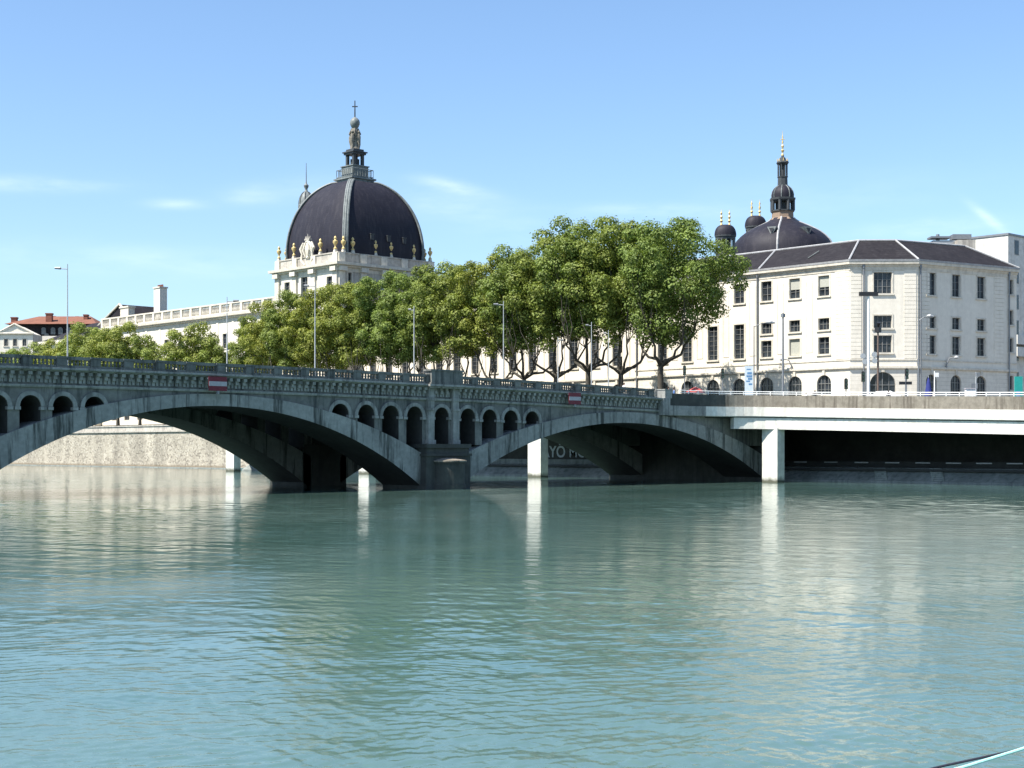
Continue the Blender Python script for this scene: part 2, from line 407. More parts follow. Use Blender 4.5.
# ---------------------------------------------------------------- raised quay road on pillars (right)
EDGE = [(131.4, 113.8), (134.2, 113.78), (136.8, 113.7), (138.4, 113.5), (139.9, 113.15), (141.2, 112.75), (142.3, 112.25), (143.3, 111.6), (144.1, 110.8), (144.8, 109.7), (145.4, 108.4), (146.1, 106.3), (146.8, 103.5), (147.2, 100), (147.3, 95), (147.3, 86), (147.3, 78), (147.3, 60), (147.3, 20)]
def edge_dz(x, y):
    D = depth(x, y)
    if y > 111: return 0.
    return -(111 - y) * .0275
def normals2(pts):
    out = []
    for i, p in enumerate(pts):
        a = pts[max(i - 1, 0)]; b = pts[min(i + 1, len(pts) - 1)]
        dx, dy = b[0] - a[0], b[1] - a[1]; l = math.hypot(dx, dy)
        out.append((dy / l, -dx / l))      # outward: towards the river
    return out
def quay():
    T = thing('raised_quay_road', (150, 100, 0), 'raised quay road with white edge beams on pillars beside the bridge', 'viaduct')
    nn = normals2(EDGE)
    path = [(x, y, n[0], n[1], edge_dz(x, y)) for (x, y), n in zip(EDGE, nn)]
    MB().sweep([(-.35, 9.05), (.06, 9.05), (.06, 10.44), (-.35, 10.44)], [q for q in path if q[0] > 141]).build('parapet', M['parapet'], T)
    MB().sweep([(-.35, 9.05), (.06, 9.05), (.06, 10.44), (-.35, 10.44)], [q for q in path if q[0] < 141.3]).build('parapet', M['bridge_dark'], T)  # length beside the bridge: its shade painted in with darker stone
    MB().sweep([(-.9, 7.88), (.12, 7.88), (.16, 7.95), (.16, 9.04), (-.9, 9.04)], [q for q in path if q[0] > 138]).build('upper_beam', M['concrete'], T)
    MB().sweep([(-.9, 7.88), (.12, 7.88), (.16, 7.95), (.16, 9.04), (-.9, 9.04)], [q for q in path if q[0] < 138.5]).build('upper_beam', M['bridge_trim'], T)  # grey end length; the bridge's shade is put into the colour here
    path2 = [q for q in path if q[0] > 141.9]
    MB().sweep([(-1.2, 6.42), (-.12, 6.42), (-.12, 7.77), (-1.2, 7.77)], path2).build('lower_beam', M['concrete'], T)
    # joint lines between beam lengths
    mb = MB()
    for (x, y, nx, ny, dz) in path:
        pass
    # deck slab behind the edge
    poly = [(x, y) for x, y in EDGE] + [(193, 20), (193, 113.8)]
    zz = [8.9 + edge_dz(x, y) for x, y in poly]
    o = MB(); n = len(poly)
    o.add([(p[0] - 0 if i >= len(EDGE) else p[0] - nn[i][0] * .9, p[1] if i >= len(EDGE) else p[1] - nn[i][1] * .9, zz[i] - 1.2) for i, p in enumerate(poly)] +
          [(p[0] - 0 if i >= len(EDGE) else p[0] - nn[i][0] * .36, p[1] if i >= len(EDGE) else p[1] - nn[i][1] * .36, zz[i] + .5) for i, p in enumerate(poly)],
          [tuple(range(n)), tuple(range(n, 2 * n))] + [(i, (i + 1) % n, n + (i + 1) % n, n + i) for i in range(n)])
    o.build('deck', [M['deck_under']], T)
    # southern length of the quay deck, beyond the bridge
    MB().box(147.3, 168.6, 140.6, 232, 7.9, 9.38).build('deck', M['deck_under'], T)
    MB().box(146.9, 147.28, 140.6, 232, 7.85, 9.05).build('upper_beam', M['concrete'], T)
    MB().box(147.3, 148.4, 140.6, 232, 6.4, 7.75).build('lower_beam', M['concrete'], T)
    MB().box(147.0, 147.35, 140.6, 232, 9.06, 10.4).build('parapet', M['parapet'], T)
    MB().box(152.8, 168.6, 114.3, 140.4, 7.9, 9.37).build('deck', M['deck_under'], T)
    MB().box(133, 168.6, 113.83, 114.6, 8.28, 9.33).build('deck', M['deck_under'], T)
    # flared end of the deck where it runs back to the old wall
    e = [(147.3, 232), (150, 236), (155, 240.5), (161, 243.5), (168.0, 245)]
    ne = normals2(list(reversed(e)))[::-1]
    MB().prism([(147.3, 231.9)] + e[1:] + [(168.5, 231.9)], 7.9, 9.3).build('deck', M['concrete'], T)
    MB().prism([(148.3, 231.9), (150.8, 235.4), (155.3, 239.6), (161.3, 242.4), (167.9, 244), (168.0, 231.9)], 6.4, 7.88).build('lower_beam', M['concrete'], T)
    for (vc) in (110.85, 151.8, 191, 230):
        mb = MB(); mb.box(147.35, 148.8, vc - 1.3, vc + 1.3, -1.5, 6.45) if vc > 115 else mb.box(145.4, 146.8, 108.25, 110.5, -1.5, 6.5)
        pass
        mb.build('pillar', M['concrete'], T)
    mb = MB()
    for x0 in (151, 157, 163):
        mb.box(x0, x0 + .8, 20, 231, 6.7, 7.9)
    mb.build('girder', M['deck_under'], T)
quay()
# roadway on the quay north of the bridge
mb = MB()
pts = [(x - .36 * n[0], y - .36 * n[1]) for (x, y), n in zip(EDGE, normals2(EDGE))]
q = MB(); poly = pts + [(168.5, 20), (168.5, 113.9)]
q.add([(p[0], p[1], 9.42 + (edge_dz(*p) if p[1] < 113 else 0)) for p in poly], [tuple(range(len(poly)))])
tag(q.build('quay_junction_road', M['asphalt']), kind='structure')

# low sloped bank wall under the deck, back wall with writing
def low_bank():
    T = thing('low_bank_wall', (150, 100, 0), 'grey sloping concrete bank wall at the waterline under the quay deck', 'wall')
    mb = MB()
    prof = [(-3.6, -1.5), (-3.6, .25), (-3.8, .35), (-6.2, 1.75), (-7.0, 1.78), (-7.0, -1.5)]
    mb.sweep([(a, z) for a, z in prof], [(148.9, y, -1, 0, 0) for y in range(234, 18, -6)])
    mb.build('sloped_revetment', M['slopebank'], T)
    mb = MB()
    for y in (92.0, 99.5): # stairs let into the slope
        for k in range(7):
            mb.obox((152.9 + k * .33, y + k * .25), (0, -1), 0, 1.6, -.3, .18, .3 + k * .2, .5 + k * .21)
    mb.build('stair_flight', M['slopebank'], T)
    T2 = thing('underpass_back_wall', (158, 100, 1.7), 'dark wall of the road under the quay deck painted with large pale letters', 'wall')
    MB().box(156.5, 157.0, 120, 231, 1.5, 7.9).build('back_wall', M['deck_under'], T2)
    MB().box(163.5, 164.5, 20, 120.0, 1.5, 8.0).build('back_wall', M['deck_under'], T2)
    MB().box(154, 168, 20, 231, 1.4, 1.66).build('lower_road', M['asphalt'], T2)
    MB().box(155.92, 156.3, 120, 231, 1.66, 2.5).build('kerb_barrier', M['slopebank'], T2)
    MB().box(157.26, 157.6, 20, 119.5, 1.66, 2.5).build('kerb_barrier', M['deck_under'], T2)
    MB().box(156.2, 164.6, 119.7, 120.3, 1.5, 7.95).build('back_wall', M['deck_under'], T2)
    # lettering
    def text(s, px, y0, y1, U, size, rz=-90, extr=.01):
        cu = bpy.data.curves.new('t', 'FONT'); cu.body = s; cu.size = size; cu.extrude = extr; cu.offset = .035
        ob = bpy.data.objects.new('t', cu); COL.objects.link(ob)
        bpy.context.view_layer.update()
        dg = bpy.context.evaluated_depsgraph_get()
        me = bpy.data.meshes.new_from_object(ob.evaluated_get(dg))
        bpy.data.objects.remove(ob)
        Vv = V_at(px, U); D = depth(U, Vv)
        g = bpy.data.objects.new('graffiti_letters', me); COL.objects.link(g)
        me.materials.clear(); me.materials.append(M['graf'])
        g.parent = T2; g.rotation_euler = (R(90), 0, R(rz)); g.location = rel(T2, (U, Vv, z_at(y1, D)))
        return g
    text('AYÖ', 542, 445, 457.0, 156.46, 2.35)
    text('MC', 569, 445, 457.0, 156.46, 2.2)
low_bank()
for k in range(8):
    px = 794 + 30.4 * k; U = 157.2; V = V_at(px, U)
    mb = MB(); w = 1.95
    mb.box(-.04, .04, -w, 0, .62, .76)
    o = mb.build('barrier_panel', M['palemetal'], None, (U, V, 1.66), world=False)
    tag(o, 'short pale panel along the dark barrier in the underpass below the quay deck', 'barrier panel', 'row of pale panels on the underpass barrier')

# ================================================================= BRIDGE
V0, V1 = 114.0, 139.8
XE = 131.6
def T(U): return 11.5 - .00017 * (U - 65) ** 2
PIERS = [-3.0, 47.3, 97.9]
def arc(c, crown, Rr):
    return lambda u: crown - (Rr - math.sqrt(max(Rr * Rr - (u - c) ** 2, 0)))
ARCHES = [(22.2, 23.3, arc(22.2, 7.6, 39.7), arc(22.2, 8.7, 54)), (71.9, 24.1, arc(71.9, 7.8, 39.7), arc(71.9, 8.85, 54)), (125.2, 25.2, arc(125.2, 6.95, 50.9), arc(125.2, 8.15, 66))]
def bridge():
    B = thing('stone_bridge', (72.6, 126, 0), 'grey stone road bridge with wide flat arches and small spandrel arcades crossing the river', 'bridge')
    def ring(c, hw, fi, fe, v0, v1, name='arch_ring'):
        mb = MB(); us = [c - hw + 2 * hw * i / 64 for i in range(65)]
        n = len(us); vs = []
        for u in us:
            zi, ze = fi(u), max(fe(u), fi(u) + .6)
            vs += [(u, v0, zi), (u, v0, ze), (u, v1, ze), (u, v1, zi)]
        fs = []
        for k in range(n - 1):
            for i in range(4): fs.append((4 * k + i, 4 * k + (i + 1) % 4, 4 * k + 4 + (i + 1) % 4, 4 * k + 4 + i))
        fs += [(0, 1, 2, 3), tuple(range(4 * n - 4, 4 * n))]
        mb.add(vs, fs)
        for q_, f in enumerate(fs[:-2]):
            mb.mi[q_] = 1 if q_ % 4 in (3,) else 0  # intrados takes the darker concrete, arch shade put into its colour
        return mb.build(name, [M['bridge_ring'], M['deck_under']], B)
    for (c, hw, fi, fe) in ARCHES:
        ring(c, hw, fi, fe, V0, V0 + 6); ring(c, hw, fi, fe, V1 - 6., V1)
    # spandrel walls with arcades
    OP = [3.5, 6.5, 9.5, 12.6]
    ops = []
    for p in PIERS:
        ops.append((p, .95))
        for o in OP: ops += [(p - o, 1.02), (p + o, 1.02)]
    ops = [(c, r) for c, r in ops if c < 130 and c > -16 and not (48 < c < 61)]
    ops += [(47.3 + o, .9) for o in (4.35, 7.15, 9.95, 12.75)]
    def extr(u):
        z = 4.4
        for (c, hw, fi, fe) in ARCHES:
            if abs(u - c) < hw: z = max(z, fe(u) - .3)
        return z
    def lower(u):
        z = extr(u)
        for c, r in ops:
            if abs(u - c) < r:
                z = max(z, T(c) - 3.15 - r + math.sqrt(max(r * r - (u - c) ** 2, 0)))
        return z
    for (va, vb) in ((V0 + .22, V0 + 5.6), (V1 - 5.6, V1 - .22)):
        # sample points: regular plus both sides of every jamb
        us = set()
        u = -14.
        while u < 153: us.add(round(u, 3)); u += .5
        for c, r in ops:
            for k in range(13):
                us.add(round(c - r * math.cos(math.pi * k / 12), 4))
            us.add(round(c - r - .0015, 4)); us.add(round(c + r + .0015, 4))
            us.discard(round(c - r, 4)); us.discard(round(c + r, 4)); us.add(round(c - r + .0015, 4)); us.add(round(c + r - .0015, 4))
        us = sorted(us)
        mb = MB(); vs = []; fs = []
        for u in us:
            zt = T(u) - 2.3 if u < XE + 1 else 8.2
            lo = min(lower(u), zt - .02)
            vs += [(u, va, lo), (u, va, zt), (u, vb, lo), (u, vb, zt)]
        for k in range(len(us) - 1):
            a, b = 4 * k, 4 * k + 4
            fs += [(a, b, b + 1, a + 1), (a + 2, b + 2, b + 3, a + 3), (a, b, b + 2, a + 2), (a + 1, b + 1, b + 3, a + 3)]
        mb.add(vs, fs)
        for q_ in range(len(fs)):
            if q_ % 4 == 2: mb.mi[q_] = 1  # soffits and jambs of the openings coloured dark for their shade
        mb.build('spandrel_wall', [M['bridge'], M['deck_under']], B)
    # arcade mouldings: archivolts, impost blocks
    for side, vf, sg in ((0, V0 + .22, -1), (1, V1 - .22, 1)):
        for c, r in ops:
            mb = MB()
            zs = T(c) - 3.15 - r; n = 14
            ring_v = []
            for k in range(n + 1):
                t = math.pi * k / n
                for rr, off in ((r + .01, 0.), (r + .01, .13), (r + .36, .13), (r + .36, 0.)):
                    ring_v.append((c - rr * math.cos(t), vf + sg * off, zs + rr * math.sin(t)))
            fs = []
            for k in range(n):
                for i in range(4): fs.append((4 * k + i, 4 * k + (i + 1) % 4, 4 * k + 4 + (i + 1) % 4, 4 * k + 4 + i))
            mb.add(ring_v, fs + [(0, 1, 2, 3), (4 * n, 4 * n + 1, 4 * n + 2, 4 * n + 3)])
            for q in (-1, 1):
                x0 = c + q * r - (.0 if q > 0 else .48); x0 = min(c + q * (r - .05), c + q * (r + .42)); x1 = max(c + q * (r - .05), c + q * (r + .42))
                if extr(c + q * r) < zs - .3:
                    y = sorted((vf - sg * .3, vf + sg * .17))
                    mb.box(x0, x1, y[0], y[1], zs - .28, zs - .02)
            mb.build('arch_moulding', M['bridge_trim'], B)
        # string course under the corbels
        us = [-14 + i * 3 for i in range(49)] + [XE]
        path = [(u, vf, 0, sg, T(u)) for u in us]
        MB().sweep([(-.3, -2.5), (.16, -2.5), (.22, -2.38), (.22, -2.28), (-.3, -2.28)], path).build('string_course', M['bridge_trim'], B)
        MB().sweep([(-.9, -2.28), (.0, -2.28), (.0, -1.2), (-.9, -1.2)], path).build('frieze', M['bridge'], B)
        MB().sweep([(-.9, -1.22), (.35, -1.22), (.62, -1.08), (.78, -1.06), (.78, -.9), (.7, -.88), (-.9, -.88)], path).build('cornice', M['bridge_trim'], B)
        # corbels and the little sunk panels between them
        mb = MB(); u = -13.25
        while u < XE - .3:
            near_pier = any(abs(u - p) < 2.0 for p in PIERS)
            z = T(u); y0, y1 = sorted((vf + 0.0, vf + sg * (.52 if not near_pier else .2)))
            y2 = sorted((vf, vf + sg * .30)); y3 = sorted((vf, vf + sg * .14))
            mb.box(u - .16, u + .16, y0, y1, z - 1.50, z - 1.222)
            mb.box(u - .145, u + .145, y2[0], y2[1], z - 1.82, z - 1.502)
            mb.box(u - .125, u + .125, y3[0], y3[1], z - 2.12, z - 1.822)
            mb.box(u + .26, u + .49, y3[0], vf + sg * .07 if sg > 0 else y3[1], z - 2.1, z - 1.62) if sg > 0 else mb.box(u + .26, u + .49, vf - .07, vf, z - 2.1, z - 1.62)
            u += .75
        mb.build('corbel_row', M['bridge_trim'], B)
        # balustrade: plinth, posts, baluster panels
        yb0, yb1 = sorted((vf + sg * .12, vf + sg * .58)); ym = (yb0 + yb1) / 2
        posts = []
        k = 0
        u = -12.1
        us2 = []
        while u < XE - .2: us2.append(u); u += 3.0
        us2 = [x for x in us2]
        post_mesh = None; panel_mesh = None
        def zrot(u): return math.atan(-.00034 * (u - 65))
        for u in us2:
            if any(abs(u - p) < 1.0 for p in PIERS): continue
            if post_mesh is None:
                m = MB(); m.box(-.45, .45, -.27, .27, .13, .78); m.box(-.38, .38, -.30, .30, .2, .7); m.box(-.5, .5, -.31, .31, -.02, .129); m.box(-.5, .5, -.33, .33, .781, .93)
                o = m.build('balustrade_post', M['bridge'], B, rel(B, (u, ym, T(u) - .88)), world=False); post_mesh = o
            else: o = mcopy(post_mesh, 'balustrade_post', B, rel(B, (u, ym, T(u) - .88)))
            o.rotation_euler.y = zrot(u) * -1
        for u in us2[:-1]:
            c = u + 1.5
            if panel_mesh is None:
                m = MB(); hw = .998
                m.box(-hw, hw, -.24, .24, -.02, .2); m.box(-hw, hw, -.26, .26, .66, .92)
                for j in range(7):
                    x = -hw + .0 + j * (2 * hw) / 6
                    m.lathe(x, 0, [(.11, .2), (.11, .24), (.07, .27), (.115, .35), (.12, .4), (.08, .52), (.07, .56), (.10, .61), (.10, .66)], 8)
                o = m.build('baluster_panel', M['bridge'], B, rel(B, (c, ym, T(c) - .88)), world=False); panel_mesh = o
            else: o = mcopy(panel_mesh, 'baluster_panel', B, rel(B, (c, ym, T(c) - .88)))
            o.rotation_euler.y = -zrot(c)
        # pier blocks in the parapet, pilasters, breaks in the cornice
        for p in PIERS:
            z = T(p)
            y0, y1 = sorted((vf - sg * .1, vf + sg * .95))
            m = MB(); m.box(p - 2.05, p + 2.05, y0, y1, z - .87, z + .42); m.box(p - 2.2, p + 2.2, y0 - .08, y1 + .08, z + .42, z + .58)
            m.box(p - 2.15, p + 2.15, y0 - .05, y1 + .05, z - .866, z - .7)
            m.build('parapet_block', M['bridge_dark'] if 0 else M['bridge'], B)
            y0, y1 = sorted((vf + sg * .0, vf + sg * 1.1))
            m = MB(); m.box(p - 2.35, p + 2.35, y0, y1, z - 1.1, z - .884)
            y0, y1 = sorted((vf + sg * .0, vf + sg * .85)); m.box(p - 2.2, p + 2.2, y0, y1, z - 1.26, z - 1.102)
            m.build('pier_cornice', M['bridge_trim'], B)
            for q in (-1, 1):
                y0, y1 = sorted((vf, vf + sg * .42)); cx = p + q * 1.62
                m = MB(); m.box(cx - .38, cx + .38, y0, y1, 4.9, z - 1.27); 
                y0, y1 = sorted((vf, vf + sg * .52)); m.box(cx - .48, cx + .48, y0, y1, 4.5, 4.898); m.box(cx - .46, cx + .46, y0, y1, z - 3.5, z - 3.25)
                m.box(cx - .46, cx + .46, y0, y1, z - 2.52, z - 2.2)
                m.build('pilaster', M['bridge_trim'], B)
    # end pilaster and block where the bridge meets the quay
    for vf, sg in ((V0, -1), (V1, 1)):
        y0, y1 = sorted((vf - sg * .6, vf + sg * .62))
        m = MB(); m.box(XE - .9, XE + .35, y0, y1, 7.9, T(XE) - .89); m.box(XE - .45, XE + .75, y0 + .1, y1 + .05, T(XE) - .885, T(XE) + .06); m.box(XE - .52, XE + .82, y0 + .05, y1 + .1, T(XE) + .06, T(XE) + .16)
        m.build('end_pier', M['bridge_trim'], B)
    # piers
    for p in PIERS:
        m = MB(); a = 2.9
        m.box(p - a, p + a, V0 - .9, V0 + 6.0, -2, 3.3); m.box(p - a - .1, p + a + .12, V0 - 1.05, V0 + 6.05, 3.3, 3.55); m.box(p - a + .1, p + a - .1, V0 - .8, V0 + 6.0, 3.55, 4.1); m.box(p - a - .05, p + a + .05, V0 - 1., V0 + 6.02, 4.1, 4.5)
        m.box(p - a, p + a, V1 - 6., V1 + .25, -2, 3.9); m.box(p - a - .15, p + a + .15, V1 - 6.1, V1 + .5, 3.9, 4.2); m.box(p - a + .1, p + a - .1, V1 - 6, V1 + .3, 4.2, 4.5)
        m.box(p - 1.5, p + 1.5, V0 + 5.7, V1 - 5.7, 4.5, 8.6)
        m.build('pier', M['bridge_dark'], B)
        for vv, sg in ((V0 - .89, -1), (V1 + .24, 1)):
            m = MB(); n = 20; Rr = 1.75
            def semi(r, ln=.85): return [(p + r * math.cos(math.pi * k / n), vv + sg * r * ln * math.sin(math.pi * k / n)) for k in range(n + 1)]
            m.prism(semi(Rr + .12), -2, .45); m.prism(semi(Rr), .45, 2.55); m.prism(semi(Rr + .1), 2.55, 2.72)
            m.build('cutwater', M['bridge_dark'], B)  # darkened stone stands in for shade on the drum
            m = MB(); a, b = semi(Rr + .2), semi(Rr + .2)
            m.prism(a, 2.722, 2.86)
            k = len(a)
            top = [(p + (x - p) * .35, vv + (y - vv) * .35, 3.12) for x, y in a]
            m.add([(x, y, 2.86) for x, y in a] + top, [(i, i + 1, k + i + 1, k + i) for i in range(k - 1)] + [tuple(range(k, 2 * k)), (0, k, 2 * k - 1, k - 1)])
            m.build('cutwater_cap', M['parapet'], B)
    # west abutment
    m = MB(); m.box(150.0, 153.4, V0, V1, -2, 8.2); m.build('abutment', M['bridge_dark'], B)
    # deck: slab, footways, road
    us = [-14 + i * 3 for i in range(49)] + [XE, 140, 150, 153]
    def slab(name, v0, v1, d0, d1, mat, par=B):
        m = MB(); m.sweep([(v0, d0), (v1, d0), (v1, d1), (v0, d1)], [(u, 0, 0, 1, T(u)) for u in us]); return m.build(name, mat, par)
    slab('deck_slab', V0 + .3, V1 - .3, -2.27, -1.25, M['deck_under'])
    slab('footway', V0 + .3, V0 + 4, -1.249, -.95, M['pave']); slab('footway', V1 - 4, V1 - .3, -1.249, -.95, M['pave'])
    slab('carriageway', V0 + 4, V1 - 4, -1.249, -1.08, M['asphalt'])
    m = MB()
    for vv in (125.93, 126.07 + .0):
        pass
    for k in range(24):
        u = -10 + k * 6.; m.add([(u, 125.93, T(u) - 1.074), (u + 3, 125.93, T(u + 3) - 1.074), (u + 3, 126.07, T(u + 3) - 1.074), (u, 126.07, T(u) - 1.074)], [(0, 1, 2, 3)])
    m.build('lane_marking', M['white'], B)
bridge()
# navigation boards hung on the bridge face
def nav_sign(px, y, label):
    U = U_at(px, V0 - .75); D = depth(U, V0 - .75); z = z_at(y, D)
    S = thing('no_entry_board', (U, V0 - .8, z), label, 'river sign', 'red and white river traffic boards on the bridge')
    def at(name, mat, x0, x1, y0, y1, z0, z1):
        m = MB().box(x0, x1, y0, y1, z0, z1); m.build(name, mat, S, (0, 0, 0), world=False)
    at('board', M['red'], -.92, .92, -.04, .02, -.62, .62)
    at('white_band', M['signwhite'], -.9, .9, -.062, -.042, -.2, .2)
    m = MB(); m.box(-1.0, 1.0, .02, .10, -.5, -.42); m.box(-1.0, 1.0, .02, .10, .42, .5); m.box(-.06, .06, .03, .5, .3, .42); m.box(-.06, .06, .03, .5, -.42, -.3); m.tube((0, -.02, -.9), (0, -.02, -.64), .14, .14, 8)
    m.build('bracket', M['greymetal'], S, (0, 0, 0), world=False)
nav_sign(217.5, 383.8, 'larger looking red and white board hung over the left arch')
nav_sign(574.5, 398.6, 'dull red and white board hung on the bridge over the right arch')

# ================================================================= WINDOWS AND FACADES
WIN = {}
def make_window(w, h, arch, nx, ny, parent, loc, rotz, blind=0., dep=.45):
    """casement window: frame with glazing bars, pane behind; local x along the wall, -y outward, origin bottom centre"""
    dep = dep * .7; key = (round(w, 2), round(h, 2), arch, nx, ny, round(dep, 2))
    if key not in WIN:
        m = MB(); f = .09; hw = w / 2; r = hw
        top = h - r if arch else h
        m.box(-hw, -hw + f, -.05, .05, 0, top); m.box(hw - f, hw, -.05, .05, 0, top); m.box(-hw + f, hw - f, -.05, .05, 0, f)
        if not arch: m.box(-hw + f, hw - f, -.05, .05, h - f, h)
        for i in range(1, nx):
            x = -hw + w * i / nx; bw = .05 if i * 2 == nx else .03
            hh = top + (math.sqrt(max(r * r - x * x, 0)) if arch else 0) - f * .5
            m.box(x - bw, x + bw, -.04, .04, f, hh)
        for j in range(1, ny):
            z = top * j / ny if arch else h * j / ny
            m.box(-hw + f, hw - f, -.036, .036, z - .025, z + .025)
        pts = []
        if arch:
            n = 14; vs = []; fs = []
            for k in range(n + 1):
                t = math.pi * k / n
                for rr in (r - f, r):
                    for yy in (-.05, .05): vs.append((-rr * math.cos(t), yy, top + rr * math.sin(t)))
            for k in range(n):
                a = 4 * k; b = a + 4
                for i, j in ((0, 1), (1, 3), (3, 2), (2, 0)): fs.append((a + i, b + i, b + j, a + j))
            m.add(vs, fs); m.box(-hw + f, hw - f, -.045, .045, top - .04, top + .04)
        g = MB()
        if arch:
            pl = [(-hw + .01, 0.), (hw - .01, 0.)] + [((r - .01) * math.cos(math.pi * k / 14), top + (r - .01) * math.sin(math.pi * k / 14)) for k in range(15)]
            g.add([(x, .06, z) for x, z in pl], [tuple(range(len(pl)))])
        else: g.add([(-hw, .06, 0), (hw, .06, 0), (hw, .06, h), (-hw, .06, h)], [(0, 1, 2, 3)])
        wo = m.build('window', M['frame'], parent, loc, rotz, world=False)
        go = g.build('pane', M['glass'], wo, (0, 0, 0), world=False)
        WIN[key] = (wo, go)
        o = wo
    else:
        wo, go = WIN[key]
        o = mcopy(wo, 'window', parent, loc, rotz); mcopy(go, 'pane', o, (0, 0, 0))
    sk = key + ('s',)
    if sk not in WIN:
        t = .22; tm = MB(); yf = -dep
        if not arch:
            tm.box(-w / 2 - t, -w / 2 - .002, yf - .07, yf + .02, -.22, h + t); tm.box(w / 2 + .002, w / 2 + t, yf - .07, yf + .02, -.22, h + t)
            tm.box(-w / 2 - t, w / 2 + t, yf - .071, yf + .021, h + .002, h + t)
            tm.box(-w / 2 - t - .1, w / 2 + t + .1, yf - .2, yf + .02, -.24, -.003)
        else: tm.box(-.22, .22, yf - .2, yf + .02, h - .02, h + .75)
        WIN[sk] = tm.build('keystone' if arch else 'surround', M['trim'], o, (0, 0, 0), world=False)
    else: mcopy(WIN[sk], 'keystone' if arch else 'surround', o, (0, 0, 0))
    if blind:
        b = MB().box(-w / 2 + .1, w / 2 - .1, -.03, .03, h * (1 - blind), h - .1)
        b.build('blind', M['blind'], o, (0, -.03, 0), world=False)
    return o

def facade(T_, o, d, L, z0, z1, ops, mat, name='wall', depth_=.45, nx_default=2, surround=True, back=0.):
    """wall with real openings. o origin (x, y), d unit direction (to the viewer's right), ops: dicts(s, w, za, zb, arch, nx, ny, blind)"""
    n = (d[1], -d[0])        # outward normal
    n = (n[0], n[1])
    mb = MB()
    def p(s, k, z): return (o[0] + d[0] * s - n[0] * k, o[1] + d[1] * s - n[1] * k, z)
    xs = sorted({0., L} | {round(q['s'] - q['w'] / 2, 4) for q in ops} | {round(q['s'] + q['w'] / 2, 4) for q in ops})
    zs = sorted({z0, z1} | {round(q['za'], 4) for q in ops} | {round(q['zb'], 4) for q in ops})
    zs = [z for z in zs if z0 <= z <= z1]
    for i in range(len(xs) - 1):
        run = None
        for j in range(len(zs) - 1):
            cx, cz = (xs[i] + xs[i + 1]) / 2, (zs[j] + zs[j + 1]) / 2
            if any(abs(cx - q['s']) < q['w'] / 2 and q['za'] < cz < q['zb'] for q in ops): continue
            mb.add([p(xs[i], 0, zs[j]), p(xs[i + 1], 0, zs[j]), p(xs[i + 1], 0, zs[j + 1]), p(xs[i], 0, zs[j + 1])], [(0, 1, 2, 3)])
    for q in ops:
        a, b, za, zb = q['s'] - q['w'] / 2, q['s'] + q['w'] / 2, q['za'], q['zb']
        dd = depth_
        if q.get('arch'):
            r = q['w'] / 2; sp = zb - r; K = 14
            pts = [(q['s'] - r * math.cos(math.pi * k / K), sp + r * math.sin(math.pi * k / K)) for k in range(K + 1)]
            for k in range(K):
                (x0, w0), (x1, w1) = pts[k], pts[k + 1]
                mb.add([p(x0, 0, w0), p(x1, 0, w1), p(x1, 0, zb), p(x0, 0, zb)], [(0, 1, 2, 3)])
                mb.add([p(x0, 0, w0), p(x1, 0, w1), p(x1, dd, w1), p(x0, dd, w0)], [(0, 1, 2, 3)])
            top = sp
        else:
            top = zb
            mb.add([p(a, 0, zb), p(b, 0, zb), p(b, dd, zb), p(a, dd, zb)], [(0, 1, 2, 3)])
        mb.add([p(a, 0, za), p(b, 0, za), p(b, dd, za), p(a, dd, za)], [(0, 1, 2, 3)])
        mb.add([p(a, 0, za), p(a, dd, za), p(a, dd, top), p(a, 0, top)], [(0, 1, 2, 3)])
        mb.add([p(b, 0, za), p(b, dd, za), p(b, dd, top), p(b, 0, top)], [(0, 1, 2, 3)])
    w = mb.build(name, mat, T_)
    tm = MB()
    rz = math.atan2(d[1], d[0])
    for q in ops:
        c = p(q['s'], depth_ * .7, q['za'])
        make_window(q['w'], q['zb'] - q['za'], bool(q.get('arch')), q.get('nx', 2), q.get('ny', 3), T_, rel(T_, c), rz, q.get('blind', 0.), depth_)
    return w

def quoin(T_, o, d, a0, a1, z0, z1, mat=None, ph=.62, pr=.06):
    mb = MB(); z = z0
    while z < z1 - .1:
        mb.obox(o, d, a0, a1, -.05, pr, z + .03, min(z + ph - .03, z1)); z += ph
    mb.build('quoin', mat or M['facade'], T_)

def offset_poly(poly, dist):
    """outward offset of an open polyline (outward = right-hand side of travel)"""
    out = []
    n = len(poly)
    for i in range(n):
        a = poly[i - 1] if i > 0 else None; b = poly[i]; c = poly[i + 1] if i < n - 1 else None
        ns = []
        for s, e in ((a, b), (b, c)):
            if s is None or e is None: continue
            dx, dy = e[0] - s[0], e[1] - s[1]; l = math.hypot(dx, dy); ns.append((dy / l, -dx / l))
        if len(ns) == 1: out.append((b[0] + ns[0][0] * dist, b[1] + ns[0][1] * dist))
        else:
            mx, my = ns[0][0] + ns[1][0], ns[0][1] + ns[1][1]; l2 = mx * mx + my * my
            out.append((b[0] + mx * 2 * dist / l2, b[1] + my * 2 * dist / l2))
    return out
def band(T_, poly, prof, mat, name):
    """moulding carried along an open polyline; prof [(outward, z)]"""
    mb = MB(); m = len(prof); rings = [offset_poly(poly, a) for a, z in prof]
    vs = []
    for k in range(len(poly)):
        for i in range(m): vs.append((rings[i][k][0], rings[i][k][1], prof[i][1]))
    fs = []
    for k in range(len(poly) - 1):
        for i in range(m): fs.append((k * m + i, k * m + (i + 1) % m, (k + 1) * m + (i + 1) % m, (k + 1) * m + i))
    fs += [tuple(range(m)), tuple(range((len(poly) - 1) * m, len(poly) * m))]
    mb.add(vs, fs); return mb.build(name, mat, T_)
